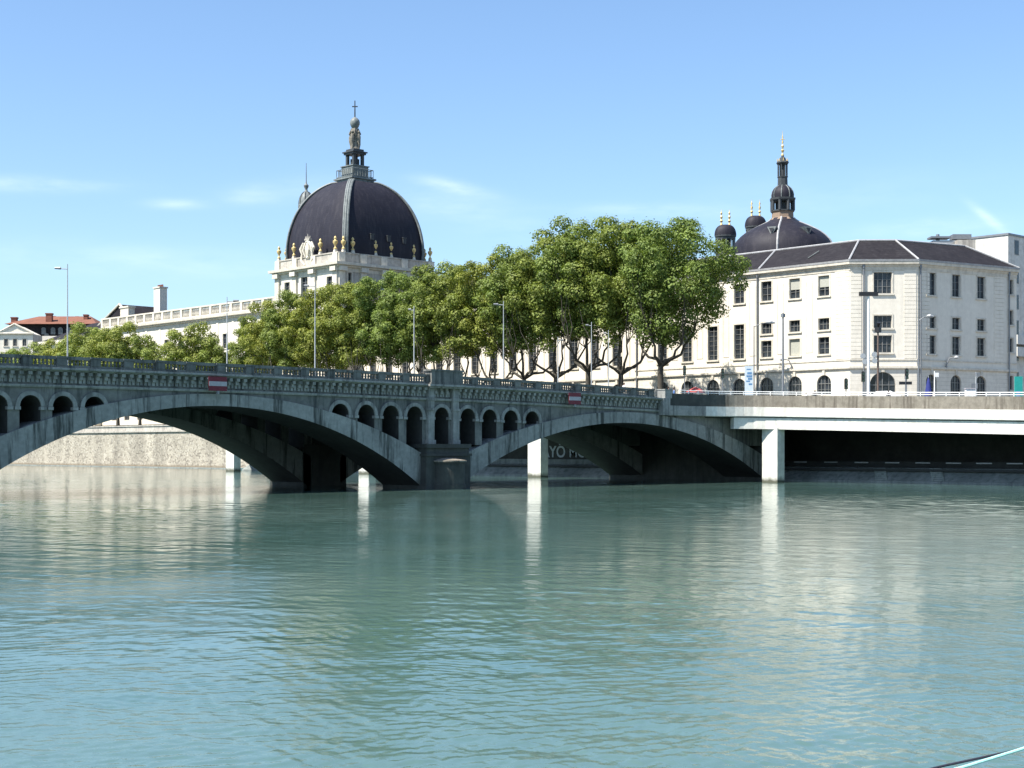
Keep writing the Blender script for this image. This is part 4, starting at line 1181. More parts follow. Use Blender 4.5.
# ---------------------------------------------------------------- chapel dome and twin turrets behind the corner building
def chapel():
    D = 290.; x, y = P(782.6, D); k = D / 1500; zc = lambda yy: z_at(yy, D)
    S = thing('chapel_dome', (x, y, GZ), 'broad low dark dome with tall two stage lantern behind the corner building', 'dome')
    m = MB(); m.lathe(x, y, [(10.2, GZ), (10.2, zc(264)), (10.5, zc(263))], 32); m.build('drum', M['oldstone'], S)
    prof = [(r * k, zc(yy)) for r, yy in ((51.3, 263), (51, 257), (50.3, 251), (48.8, 246), (46, 241), (42, 236.8), (37.5, 233.2), (32, 230), (26, 227), (20, 224.3), (15, 222), (12.2, 220), (11.2, 218.5))]
    m = MB(); m.lathe(x, y, prof, 32); dm = m.build('dome', M['domeslate'], S, smooth=True)
    for q in range(4):
        a = q * math.pi / 2 + R(226.7 - 16) 
        m = MB(); m.path([(x + r * math.cos(a), y + r * math.sin(a), z + .03) for r, z in prof], [.22] * len(prof), 6); m.build('rib', M['hiplead'], dm)
    for q in (-.42, .42):       # triangular dormers
        a = math.atan2(-CA, -SA) + q; r, z = 7.5, zc(237)
        cx, cy = x + r * math.cos(a), y + r * math.sin(a); dx, dy = -math.sin(a), math.cos(a); ox, oy = math.cos(a), math.sin(a)
        m = MB(); m.add([(cx - dx * .9 + ox * .9, cy - dy * .9 + oy * .9, z + .9), (cx + dx * .9 + ox * .9, cy + dy * .9 + oy * .9, z + .9), (cx + ox * 1.1, cy + oy * 1.1, z - .9), (cx - dx * .9 - ox, cy - dy * .9 - oy, z + .9), (cx + dx * .9 - ox, cy + dy * .9 - oy, z + .9), (cx - ox, cy - oy, z - .9)],
                        [(0, 1, 2), (3, 5, 4), (0, 3, 4, 1), (1, 4, 5, 2), (2, 5, 3, 0)])
        m.build('dormer', M['lead'], dm)
        m = MB(); f = .5
        m.add([(cx - dx * f + ox * 1.08, cy - dy * f + oy * 1.08, z + .65), (cx + dx * f + ox * 1.08, cy + dy * f + oy * 1.08, z + .65), (cx + ox * 1.2, cy + oy * 1.2, z - .45)], [(0, 1, 2)])
        m.build('dormer_opening', M['black'], dm)
    m = MB(); m.lathe(x, y, [(2.6, zc(220.5)), (2.15, zc(218)), (2.1, zc(213)), (2.25, zc(212))], 8, .5); lan = m.build('lantern_drum', plain('brown_lantern_panel', (.24, .17, .12), .7), S)
    m = MB(); m.lathe(x, y, [(2.35, zc(212)), (2.35, zc(210.8)), (2.2, zc(210.6))], 8, .5)
    for q in range(8):
        a = q * math.pi / 4 + math.pi / 8; m.tube((x + 2.1 * math.cos(a), y + 2.1 * math.sin(a), zc(211)), (x + 2.1 * math.cos(a), y + 2.1 * math.sin(a), zc(200)), .34, .34, 6)
    m.lathe(x, y, [(1.0, zc(211)), (1.0, zc(200))], 8)
    m.lathe(x, y, [(2.2, zc(202)), (2.5, zc(200.5)), (2.55, zc(198.5)), (2.1, zc(198.3))], 8, .5)
    m.build('arcade_stage', M['darklead'], S)
    pr = [(2.05, zc(198.4)), (2.1, zc(195)), (1.95, zc(191.5)), (1.6, zc(188.5)), (1.1, zc(186.3)), (.9, zc(185.8))]
    m = MB(); m.lathe(x, y, pr, 16); m.build('lantern_cap', M['domeslate'], S, smooth=True)
    m = MB()
    for q in range(8):
        a = q * math.pi / 4 + R(226.7 - 16)
        m.path([(x + r * math.cos(a), y + r * math.sin(a), z) for r, z in pr], [.12] * len(pr), 5)
    m.build('cap_rib', M['lead'], S)
    m = MB(); m.lathe(x, y, [(1.0, zc(186)), (.95, zc(178)), (1.05, zc(177.5)), (1.05, zc(176.8))], 8, .5)
    for q in range(8):
        a = q * math.pi / 4 + math.pi / 8; m.tube((x + .88 * math.cos(a), y + .88 * math.sin(a), zc(177)), (x + .88 * math.cos(a), y + .88 * math.sin(a), zc(164)), .13, .13, 5)
    m.lathe(x, y, [(.35, zc(177)), (.35, zc(164))], 6)
    m.lathe(x, y, [(1.05, zc(164.5)), (1.25, zc(163)), (1.1, zc(161.5)), (.7, zc(160.5)), (.55, zc(158)), (.3, zc(157)), (.2, zc(154))], 8, .5)
    m.build('upper_lantern', M['darklead'], S)
    m = MB(); m.lathe(x, y, [(.2, zc(157)), (.3, zc(155)), (.1, zc(153)), (.34, zc(150.5)), (.1, zc(149)), (.28, zc(146)), (.08, zc(144)), (.2, zc(142)), (.06, zc(140)), (.14, zc(137)), (.05, zc(135)), (.03, zc(131))], 8)
    m.tube((x - CA * .4, y + SA * .4, zc(139.5)), (x + CA * .4, y - SA * .4, zc(139.5)), .08, .08, 5)
    for q in range(8):
        a = q * math.pi / 4; m.lathe(x + 1.0 * math.cos(a), y + 1.0 * math.sin(a), [(.1, zc(161.5)), (.04, zc(158.5))], 5)
    m.build('finial', M['gold'], S, smooth=True)
    return S
chapel()
def turret(px, D, ycap, ytop, ybase, fin, yf, label):
    x, y = P(px, D); zc = lambda yy: z_at(yy, D); hw = 11 * D / 1500
    dx, dy = CA, -SA
    S = thing('twin_finial_turret', (x, y, GZ), label, 'turret', 'dark turrets with paired gilt finials behind the roof')
    def blk(m, a, b, z0, z1, n=16, top=None):
        pts = [(x + dx * a * math.cos(2 * math.pi * k / n) + SA * b * math.sin(2 * math.pi * k / n), y + dy * a * math.cos(2 * math.pi * k / n) + CA * b * math.sin(2 * math.pi * k / n)) for k in range(n)]
        m.prism(pts, z0, z1)
    m = MB(); blk(m, hw * .9, hw * .7, GZ, zc(ybase)); blk(m, hw * .92, hw * .7, zc(ybase), zc(ybase - 5)); m.build('shaft', M['darklead'], S)
    m = MB(); n = 12
    for k in range(n):
        a = 2 * math.pi * k / n
        px_, py_ = x + dx * hw * .84 * math.cos(a) + SA * hw * .6 * math.sin(a), y + dy * hw * .84 * math.cos(a) + CA * hw * .6 * math.sin(a)
        m.tube((px_, py_, zc(ybase - 5)), (px_, py_, zc(ycap + 4)), .15, .15, 6)
    m.build('column', M['lead'], S)
    m = MB(); blk(m, hw * .5, hw * .35, zc(ybase - 5), zc(ycap)); blk(m, hw * .92, hw * .68, zc(ycap + 4), zc(ycap + 1.4)); blk(m, hw * .98, hw * .76, zc(ycap + 1.5), zc(ycap)); m.build('belfry', M['darklead'], S)
    m = MB(); vs = []; fs = []; n = 20; lv = 8
    for j in range(lv):
        t = j / (lv - 1) * 1.35; f = math.cos(t) ** .6; z = zc(ycap) + (zc(ytop) - zc(ycap)) * math.sin(t) / math.sin(1.35)
        for k in range(n):
            a = 2 * math.pi * k / n; vs.append((x + dx * hw * f * math.cos(a) + SA * hw * .75 * f * math.sin(a), y + dy * hw * f * math.cos(a) + CA * hw * .75 * f * math.sin(a), z))
    for j in range(lv - 1):
        for k in range(n): fs.append((j * n + k, j * n + (k + 1) % n, (j + 1) * n + (k + 1) % n, (j + 1) * n + k))
    fs += [tuple(range(n)), tuple(range((lv - 1) * n, lv * n))]
    m.add(vs, fs); m.build('cap', M['domeslate'], S, smooth=True)
    for q in (-1, 1):
        fx, fy = x + dx * q * 4 * D / 1500, y + dy * q * 4 * D / 1500; z0, z1 = zc(ytop + 1), zc(yf); h = z1 - z0
        m = MB(); m.lathe(fx, fy, [(.3, z0 - .3), (.22, z0 + h * .1), (.12, z0 + h * .2), (.3, z0 + h * .3), (.1, z0 + h * .4), (.26, z0 + h * .55), (.08, z0 + h * .66), (.2, z0 + h * .78), (.06, z0 + h * .86), (.03, z1)], 8)
        m.build('finial', M['gold'], S, smooth=True)
turret(725.4, 275, 235.5, 225, 253.5, 0, 209.5, 'left and lower dark turret with two gilt finials beside the tree')
turret(755.7, 300, 226.5, 216, 244, 0, 199.5, 'right and higher dark turret with two gilt finials beside the chapel dome')

# ---------------------------------------------------------------- modern building behind on the right, roof plant
def modern():
    U = 241; v0 = 130.3
    W = thing('white_office_block', (U + 8, v0 + 4, GZ), 'plain white modern block rising behind the corner building', 'building')
    zt = z_at(233.5, depth(U, v0))
    m = MB().box(U, U + 30, v0, v0 + 7.2, GZ, zt - .25); m.build('wall', M['concrete'], W)
    m = MB().box(U - .15, U + 30.2, v0 - .15, v0 + 7.3, zt - .25, zt + .1); m.build('roof_edge', M['greymetal'], W)
    for k in range(5):
        x = U + 2.2 + k * 3.4; z = z_at(255, 262)
        for (zz) in (z, z - 5, z - 9.5, z - 14, z - 18.5, z - 23):
            o = MB().box(x, x + 1.5, v0 - .04, v0 + .1, zz, zz + 2.6).build('window', M['frame'], W)
            MB().box(x + .12, x + 1.38, v0 - .06, v0 - .042, zz + .12, zz + 2.48).build('pane', M['glass'], o)
    m = MB()
    for zz in (z_at(345, 262), z_at(357, 262)): m.box(U + .3, U + 8, v0 - 1.6, v0 - .05, zz, zz + 1.6)
    m.build('balcony', M['concrete'], W)
modern()
def plant():
    x, y = P(950, 244); z = z_at(243, 244)
    S = thing('roof_ventilation_unit', (x, y, 33), 'grey rooftop machinery on the slate roof of the corner building', 'ventilation unit')
    dx, dy = CA, -SA
    m = MB(); m.obox((x, y), (dx, dy), -3.0, 2.8, -1, 1, 34, z + .3); m.build('housing', M['alu'], S)
    m = MB(); m.obox((x, y), (dx, dy), -3.4, -.2, -1.2, 1.2, z + .65, z + .95); m.obox((x, y), (dx, dy), .2, 3.2, -1.0, 1.0, z + .5, z + 1.3); m.tube((x - 2 * dx, y - 2 * dy, z), (x - 2 * dx, y - 2 * dy, z + 1.4), .3, .3, 8)
    m.build('duct', M['greymetal'], S)
    x, y = P(966, 242)
    m = MB(); m.obox((x, y), (dx, dy), -1.6, 1.3, -.8, .8, 34, z_at(240.5, 242)); S2 = m.build('roof_chimney', M['oldstone'], None, (x, y, 34)); tag(S2, 'squat grey stone chimney beside the rooftop machinery', 'chimney')
plant()

# ---------------------------------------------------------------- houses at the far left
def red_house():
    D = 470.; k = D / 1500
    def pt(px, n=0): 
        x, y = P(px, D); return (x + SA * n, y + CA * n)
    W = thing('red_roofed_house', (*P(50, D), GZ), 'house with terracotta hipped roof and dark slate storey at the far left', 'building')
    e = z_at(323, D)
    a, b, c, d = pt(3, 4), pt(92, 4), pt(92, 22), pt(3, 22)
    MB().prism([a, b, c, d], GZ, z_at(335, D)).build('wall', M['facade'], W)
    MB().prism([pt(4, 5), pt(91, 5), pt(91, 21), pt(4, 21)], z_at(335, D), e).build('slate_storey', M['slate'], W)
    m = MB(); a, b, c, d = pt(1, 3), pt(94, 3), pt(94, 23), pt(1, 23); r0, r1 = pt(27, 12), pt(80, 12); zr = z_at(313, D)
    m.add([(*a, e), (*b, e), (*c, e), (*d, e), (*r0, zr), (*r1, zr)], [(0, 1, 5, 4), (1, 2, 5), (2, 3, 4, 5), (3, 0, 4), (0, 3, 2, 1)])
    roof = m.build('roof', M['tile'], W)
    for px, w, yt, n in ((6, 5.5, 315, 8), (43.5, 6, 311.5, 6), (65, 3, 312.5, 14), (78, 4, 312, 9), (39.5, 3, 312, 15)):
        x, y = pt(px, n); m = MB(); m.obox((x, y), (CA, -SA), -w * k / 2, w * k / 2, -.8, .8, e - 2, z_at(yt, D) - .4); m.obox((x, y), (CA, -SA), -w * k / 2 - .15, w * k / 2 + .15, -.95, .95, z_at(yt, D) - .4, z_at(yt, D)); m.build('chimney', M['brickch'], roof)
    for px in (39, 48.5, 42, 56, 64):
        x, y = pt(px, 4.9); zz = z_at(330 if px != 42 else 336, D); m = MB(); m.obox((x, y), (CA, -SA), -.7, .7, -1, .3, zz - 1, zz + .5); m.tube((x - SA * .4, y - CA * .4, zz + .5), (x + SA * .6, y + CA * .6, zz + .5), .75, .75, 10)
        m.build('dormer', M['lead'], W)
    # white pedimented front
    W = thing('pedimented_white_house', (*P(14, D - 12), GZ), 'small white house front with triangular pediment at the left edge', 'building')
    D2 = D - 12
    o = P(-8, D2); L = 41 * D2 / 1500; dd = (CA, -SA)
    z1 = z_at(333.5, D2)
    ops = []
    for px in (6, 15, 24.5, 33): 
        s = (px + 8) * D2 / 1500
        if s < L - .8: ops.append(dict(s=s, w=1.2, za=z_at(346, D2), zb=z_at(339, D2), nx=2, ny=3)); ops.append(dict(s=s, w=1.2, za=18, zb=21, nx=2, ny=3))
    facade(W, o, dd, L, GZ, z1, ops, M['facade'], depth_=.3)
    def q(px, n, z): x, y = P(px, D2); return (x + SA * n, y + CA * n, z)
    m = MB(); zp = z_at(325, D2)
    m.add([q(-1, -.2, z1), q(32, -.2, z1), q(15, -.2, zp), q(-1, 9, z1), q(32, 9, z1), q(15, 9, zp)], [(0, 1, 2), (3, 5, 4), (0, 2, 5, 3), (1, 4, 5, 2), (0, 3, 4, 1)]); m.build('pediment', M['facade'], W)
    m = MB(); m.tube(q(-3, -.4, z1), q(15, -.4, zp + .3), .28, .28, 6); m.tube(q(34, -.4, z1), q(15, -.4, zp + .3), .28, .28, 6); m.tube(q(-8, -.4, z1), q(34, -.4, z1), .3, .3, 6); m.build('moulding', M['trim'], W)
    m = MB(); m.obox(P(-8, D2), dd, 0, L, -9, -.5, GZ, z1 - .1); m.build('core', M['oldstone'], W)
red_house()

# ================================================================= TREES
def crown_mesh(seed, r, h, n_lobes, leaves, zlow, mat, bias=(0, 0), lsz=.42):
    """leaf-sized faces gathered in clumps through the crown; base of the trunk at the origin"""
    rnd = random.Random(seed); lobes = []
    zc = zlow + (h - zlow) * .5; hz = (h - zlow) * .5
    tries = 0
    while len(lobes) < n_lobes and tries < 6000:
        tries += 1
        a = rnd.uniform(0, 2 * math.pi); u = rnd.uniform(-1, 1); q = rnd.uniform(.12, 1.) ** .5
        rr = math.sqrt(1 - u * u) * q
        # broad above, narrower below
        wz = 1.0 - .28 * max(0, -u) + .05 * u
        x, y, z = r * rr * math.cos(a) * wz + bias[0] * (1 - abs(u)), r * rr * math.sin(a) * wz + bias[1] * (1 - abs(u)), zc + hz * u * q * .9
        lr = rnd.uniform(.20, .34) * r * (1.08 - .3 * q)
        if any((x - l[0]) ** 2 + (y - l[1]) ** 2 + (z - l[2]) ** 2 < (.48 * (lr + l[3])) ** 2 for l in lobes): continue
        lobes.append((x, y, z, lr))
    tot = sum(l[3] ** 2 for l in lobes)
    vs = []; fs = []
    for (x, y, z, lr) in lobes:
        n = int(leaves * lr ** 2 / tot)
        sq = rnd.uniform(.62, .95)
        for _ in range(n):
            d = Vector((rnd.gauss(0, 1), rnd.gauss(0, 1), rnd.gauss(.25, 1))).normalized()
            q = lr * (rnd.uniform(.35, 1.0) ** .6) * (1.2 if rnd.random() < .14 else 1.)
            c = Vector((x, y, z)) + Vector((d.x * q, d.y * q, d.z * q * sq))
            nrm = (d * 1.5 + Vector((rnd.gauss(0, .5), rnd.gauss(0, .5), rnd.gauss(.45, .5)))).normalized()
            t = nrm.orthogonal().normalized(); t.rotate(Matrix.Rotation(rnd.uniform(0, 6.28), 3, nrm)); b = nrm.cross(t)
            s = lsz * rnd.uniform(.6, 1.25); k = len(vs)
            vs += [tuple(c + t * s * .5), tuple(c + b * s * .42 + t * s * .05 - nrm * s * .1), tuple(c - t * s * .5), tuple(c - b * s * .42 - t * s * .05 - nrm * s * .1)]
            fs.append((k, k + 1, k + 2, k + 3))
    me = bpy.data.meshes.new('crown'); me.from_pydata(vs, [], fs); me.materials.append(mat); me.update()
    return me, lobes
def trunk_mesh(seed, lobes, h0, tr, lean=(0, 0)):
    rnd = random.Random(seed + 99); m = MB()
    top = (lean[0], lean[1], h0)
    m.path([(0, 0, -.3), (lean[0] * .2, lean[1] * .2, h0 * .35), (lean[0] * .7 + rnd.uniform(-.2, .2), lean[1] * .7, h0 * .7), top], [tr * 1.35, tr, tr * .9, tr * .82], 10)
    # main limbs fork from the top of the trunk and reach for the clumps
    ls = sorted(lobes, key=lambda l: l[2]); groups = 6
    mains = []
    for g in range(groups):
        a = 2 * math.pi * g / groups + rnd.uniform(-.4, .4); rr = rnd.uniform(2.6, 5.2) if g != 0 else .6; hh = h0 + (rnd.uniform(1.6, 4.2) if g else 7)
        e = (top[0] + rr * math.cos(a), top[1] + rr * math.sin(a), hh)
        mid = (top[0] + rr * .62 * math.cos(a), top[1] + rr * .62 * math.sin(a), h0 + (hh - h0) * .28 + rnd.uniform(-.3, .3))
        m.path([(top[0], top[1], h0 - .6), ((top[0] + mid[0]) / 2 + rnd.uniform(-.25, .25), (top[1] + mid[1]) / 2 + rnd.uniform(-.25, .25), h0 + rnd.uniform(.1, .5)), mid, ((mid[0] + e[0]) / 2 + rnd.uniform(-.5, .5), (mid[1] + e[1]) / 2 + rnd.uniform(-.5, .5), (mid[2] + e[2]) / 2), e], [tr * .62, tr * .5, tr * .42, tr * .35, tr * .28], 7); mains.append(e)
    for l in ls:
        if rnd.random() < .5: continue
        e = min(mains, key=lambda q: (q[0] - l[0]) ** 2 + (q[1] - l[1]) ** 2 + .4 * (q[2] - l[2]) ** 2)
        if (e[0] - l[0]) ** 2 + (e[1] - l[1]) ** 2 > 14.: continue
        mid = ((e[0] + l[0]) / 2 + rnd.uniform(-.6, .6), (e[1] + l[1]) / 2 + rnd.uniform(-.6, .6), (e[2] + l[2]) / 2 - rnd.uniform(-.2, .7))
        m.path([e, ((e[0] + mid[0]) / 2 + rnd.uniform(-.5, .5), (e[1] + mid[1]) / 2 + rnd.uniform(-.5, .5), (e[2] + mid[2]) / 2 + rnd.uniform(-.5, .2)), mid, (l[0], l[1], l[2])], [tr * .24, tr * .17, tr * .11, tr * .04], 5)
    return m
VAR = {}
def tree(px, U, ytop, label, var, rr=6.2, zlow=9.2, h0=6.2, rotz=None, sc=1., leaves=20000, mat='leaf', bias=(0, 0), tr=.4, group='plane trees along the quay', nl=74, lsz=.33):
    V = V_at(px, U); D = depth(U, V); h = z_at(ytop, D) - GZ
    key = var
    if key not in VAR:
        me, lobes = crown_mesh(var * 13 + 5, rr, 28., nl, int(leaves * 1.3), zlow, M[mat], bias, lsz)
        VAR[key] = (me, trunk_mesh(var, lobes, h0, tr), None)
    me, tm, tob = VAR[key]
    T_ = thing('plane_tree', (U, V, GZ + .1), label, 'tree', group)
    if tob is None:
        tob = tm.build('trunk', M['bark'], T_, (0, 0, 0), world=False, smooth=True); VAR[key] = (me, tm, tob)
    else: tob = mcopy(tob, 'trunk', T_, (0, 0, 0))
    c = bpy.data.objects.new('crown', me); COL.objects.link(c); c.parent = T_
    rz = random.uniform(0, 6.28) if rotz is None else rotz
    T_.rotation_euler.z = rz; f = h / 28. ; T_.scale = (f * sc, f * sc, f)
    return T_
# the row, from the right end leftwards
TU = 171.2
tree(661, TU, 212, 'big plane tree at the right end of the row, crown reaching towards the corner building', 1, 8.2, 8.2, 7.0, rotz=0, bias=(1.5, -3.6), leaves=34000, nl=110, tr=.46)
tree(621, TU, 212, 'tall plane tree second from the right end of the row', 2, 7.4, 8.6, 6.0, leaves=28000, nl=90)
tree(588, TU, 210, 'tall plane tree third from the right end with a low sideways limb', 3, 7.0, 8.6, 6.4, leaves=26000, nl=86)
tree(556, TU, 225, 'plane tree fourth from the right end, hidden to the waist by its neighbours', 2, rotz=2.1, leaves=26000)
tree(524, TU, 240, 'plane tree just right of the lamp post that stands right of the pier block', 3, rotz=1.2)
tree(495, TU, 244, 'plane tree just left of the lamp post that stands right of the pier block', 4, 6.4, 8.0, 5.4, leaves=23000)
tree(465, TU, 254, 'plane tree with branching arms just right of the raised pier block', 5, 6.6, 7.4, 4.8, leaves=23000)
tree(437, TU, 254, 'plane tree standing directly behind the raised pier block', 4, rotz=2.5)
tree(411, TU, 264, 'plane tree left of the pier block with low twisted limbs', 5, rotz=4.0)
tree(387, TU, 262, 'plane tree below the right side of the large dome', 4, rotz=4.4)
tree(362, TU, 272, 'plane tree below the middle of the large dome', 5, rotz=.9)
tree(339, TU, 273, 'plane tree below the left side of the large dome', 4, rotz=5.6)
tree(317, TU, 281, 'plane tree right behind the white lamp post left of the large dome', 5, rotz=2.7)
tree(295, TU, 283, 'plane tree left of the large dome, second from the gap in the row', 4, rotz=1.6)
tree(272, TU, 291, 'plane tree beside the gap in the row, rounded left outline', 5, rotz=5.3)
tree(256, TU + 3, 309, 'low plane tree at the left foot of the long row', 4, rotz=3.3, sc=1.1)
tree(193, TU, 320, 'round single tree standing apart between two gaps', 6, 8.5, 5, 5.0, leaves=20000, nl=84, mat='leaf2', lsz=.46)
tree(216, TU + 3, 336, 'small tree tucked against the right side of the round single tree', 6, rotz=2.)
tree(118, TU, 319, 'yellow green tree under the pedimented roof block', 6, rotz=4.1)
tree(90, TU, 320, 'yellow green tree in front of the low slate wing, right of the far lamp post', 6, rotz=1.1)
tree(66, TU, 331, 'yellow green tree directly behind the leftmost lamp post', 6, rotz=5.0)
tree(44, TU, 340, 'low yellow green tree in front of the red roofed house', 6, rotz=.4)
tree(140, TU + 2, 333, 'low yellow green tree filling the right end of the left group', 6, rotz=3.)
tree(22, TU, 346, 'low yellow green tree in front of the pedimented white house', 6, rotz=2.6)
tree(4, TU, 347, 'low yellow green tree cut by the left edge of the view', 6, rotz=3.9)

# ================================================================= STREET FURNITURE
def P3(px, U, y):        # a point at picture position (px, y) in the plane x = U
    V = V_at(px, U); return (U, V, z_at(y, depth(U, V)))
def onbridge(px, v): 
    U = U_at(px, v); return (U, v, T(U) - .95)
def lamp_bridge(px, v, ytop, label, arm=-1.1, double=False):
    b = onbridge(px, v); D = depth(b[0], v); zt = z_at(ytop, D) - b[2]
    L = thing('street_lamp', b, label, 'street lamp', 'slim white lamp posts along the bridge')
    m = MB(); m.tube((0, 0, 0), (0, 0, 1.0), .14, .12, 10); m.tube((0, 0, 1.), (0, 0, zt), .085, .045, 8); m.build('post', M['palemetal'], L, (0, 0, 0), world=False, smooth=True)
    m = MB(); ax, ay = CA * arm, -SA * arm
    m.tube((0, 0, zt - .5), (ax, ay, zt - .45), .05, .04, 6); a = m.build('arm', M['palemetal'], L, (0, 0, 0), world=False)
    m = MB(); m.tube((ax * .62, ay * .62, zt - .42), (ax * 1.15, ay * 1.15, zt - .40), .14, .10, 8); m.build('lamp_head', M['greymetal'], L, (0, 0, 0), world=False)
lamp_bridge(67.5, 139.0, 264, 'leftmost white lamp post on the bridge, highest against the sky')
lamp_bridge(227, 139.0, 297, 'lamp post on the bridge left of the long row of trees', arm=1.1)
lamp_bridge(315, 139.0, 282, 'white lamp post on the bridge left of the large dome')
lamp_bridge(414, 139.0, 306, 'white lamp post on the bridge just left of the raised pier block', arm=-.6)
lamp_bridge(503.5, 139.0, 301, 'white lamp post with a short arm right of the raised pier block')
lamp_bridge(591.5, 139.0, 322, 'lamp post on the bridge left of the last two posts before the quay', arm=-.7)
lamp_bridge(558, 139.0, 337, 'short grey post on the bridge in the middle of the row of trunks', arm=.6)
lamp_bridge(608.5, 139.0, 330, 'lamp post on the bridge nearest the quay', arm=-.6)

def pole(name, px, U, ytop, label, cat, r=.1, mat='greymetal', base=9.35, group=None):
    V = V_at(px, U); zt = z_at(ytop, depth(U, V)) - base
    L = thing(name, (U, V, base), label, cat, group)
    m = MB(); m.tube((0, 0, 0), (0, 0, 1.), r * 1.5, r * 1.3, 10); m.tube((0, 0, 1.), (0, 0, zt), r, r * .7, 8)
    m.build('post', M[mat], L, (0, 0, 0), world=False, smooth=True)
    return L, zt
def quay_lamp(px, U, ytop, arm, label, mat='greymetal', headmat='palemetal', r=.1):
    L, zt = pole('street_lamp', px, U, ytop, label, 'street lamp', r, mat)
    ax, ay = CA * arm, -SA * arm
    m = MB(); m.path([(0, 0, zt - .1), (ax * .5, ay * .5, zt + .35), (ax, ay, zt + .45)], [.06, .05, .05], 6); m.build('arm', M[mat], L, (0, 0, 0), world=False)
    m = MB(); m.path([(ax * .8, ay * .8, zt + .5), (ax * 1.1, ay * 1.1, zt + .52), (ax * 1.45, ay * 1.45, zt + .42)], [.12, .24, .1], 8); m.build('lamp_head', M[headmat], L, (0, 0, 0), world=False)
quay_lamp(754, 164, 326, 2.0, 'grey street lamp with right hand arm in front of the downpipe')
quay_lamp(918.5, 166, 320, 1.3, 'grey street lamp with pale head in front of the shaded street side')
L, zt = pole('signal_mast', 783, 163, 313, 'thick dark bare mast in front of the corner building', 'mast', .16, 'greymetal')
m = MB(); m.box(-.25, .25, -.2, .2, zt - .55, zt - .1); m.build('junction_box', M['greymetal'], L, (0, 0, 0), world=False)
L, zt = pole('floodlight_mast', 868.5, 160, 296, 'tall white mast with a wide dark twin lamp head', 'street lamp', .2, 'white')
m = MB(); m.obox((0, 0), (CA, -SA), -1.15, 1.15, -.25, .25, zt, zt + .5); m.build('lamp_head', M['black'], L, (0, 0, 0), world=False)
m = MB(); m.obox((0, 0), (CA, -SA), -.9, .7, -.3, .3, 4.0, 4.5); 
m = MB()
for q, zz in ((-.7, 6.2), (.7, 6.4), (-.45, 5.5), (.75, 5.6)): m.tube((CA * q, -SA * q, zz), (CA * q - SA * .1, -SA * q - CA * .1, zz), .34, .34, 10)
m.obox((0, 0), (CA, -SA), -.8, .8, -.05, .05, 5.9, 6.0)
m.build('camera_cluster', M['palemetal'], L, (0, 0, 0), world=False)
L, zt = pole('brown_mast', 878, 161, 330, 'brown mast beside the tall white mast', 'mast', .15, 'brownpole')
m = MB(); m.box(-.3, .3, -.3, .3, zt - .3, zt + .3); m.tube((0, 0, zt), (-.3, -.3, zt + .9), .1, .25, 8); m.build('camera', M['black'], L, (0, 0, 0), world=False)

def traffic_light(px, U, ytop, label, h=2.4, mat='black'):
    L, zt = pole('traffic_light', px, U, ytop, label, 'traffic light', .07, 'greymetal', group='traffic lights at the bridge head')
    m = MB(); m.obox((0, 0), (CA, -SA), -.18, .18, -.16, .2, zt - 1.2, zt); m.obox((0, 0), (CA, -SA), -.1, .1, -.14, .14, zt, zt + .08); hd = m.build('signal_head', M['black'], L, (0, 0, 0), world=False)
    m = MB()
    for k in range(3): 
        z = zt - .25 - .42 * k; m.tube((-SA * .24, -CA * .24, z), (-SA * .42, -CA * .42, z), .15, .17, 10)
    m.build('visor', M['amber'], hd, (0, 0, 0), world=False)
    return L
traffic_light(684.5, 150, 366, 'traffic light left of the arched windows, above the red parasol')
traffic_light(722.5, 158, 369, 'slim traffic light in front of the second arched window')
traffic_light(846, 151, 379, 'squat black traffic light right of the bright facade arches')
traffic_light(863, 158, 372, 'traffic light just left of the tall white mast')
traffic_light(906.5, 158, 369, 'traffic light behind the dark crossed direction sign')
L, zt = pole('direction_sign', 905.5, 154, 376, 'dark direction sign bar crossing a short post', 'sign', .07)
m = MB(); m.obox((0, 0), (CA, -SA), -.75, .75, -.05, .05, zt - 1.0, zt - .65); m.build('sign_panel', M['black'], L, (0, 0, 0), world=False)
L, zt = pole('street_sign', 934.5, 156, 371, 'thin white signpost beside the folded navy parasol', 'sign', .08, 'white')
m = MB(); m.obox((0, 0), (CA, -SA), -.02, .5, -.03, .03, zt - .7, zt - .2); m.build('sign_panel', M['white'], L, (0, 0, 0), world=False)
L, zt = pole('street_sign', 976, 156, 372, 'signpost with small dark plates near the right end of the railing', 'sign', .08, 'palemetal')
m = MB(); m.obox((0, 0), (CA, -SA), -.1, .5, -.04, .04, zt - .5, zt - .1); m.obox((0, 0), (CA, -SA), -.55, .2, -.04, .04, zt - 1.9, zt - 1.3); m.build('sign_panel', M['greymetal'], L, (0, 0, 0), world=False)
# folded parasol, red parasol, banner, teal board, cabinet
b = P3(928.5, 165, 400); x, y = b[0], b[1]; z0 = 9.4; zt = z_at(377.5, depth(x, y))
S = thing('folded_parasol', (x, y, z0), 'navy blue folded parasol on the street side', 'parasol')
m = MB(); m.tube((x, y, z0), (x, y, zt + .2), .05, .05, 6); m.build('pole', M['palemetal'], S)
m = MB(); m.lathe(x, y, [(.55, z0 + .9), (.5, z0 + 1.3), (.32, z0 + 2.3), (.2, zt - .5), (.05, zt)], 10); m.build('canopy', M['bluecloth'], S)
b = P3(695.5, 152, 400); x, y = b[0], b[1]; zt = z_at(387, depth(x, y))
S = thing('open_parasol', (x, y, z0), 'red open parasol just above the quay parapet', 'parasol')
m = MB(); m.tube((x, y, z0), (x, y, zt + .15), .04, .04, 6); m.build('pole', M['palemetal'], S)
m = MB(); m.lathe(x, y, [(1.25, zt - .75), (1.22, zt - .6), (.6, zt - .25), (.05, zt)], 8); m.build('canopy', M['redcloth'], S)
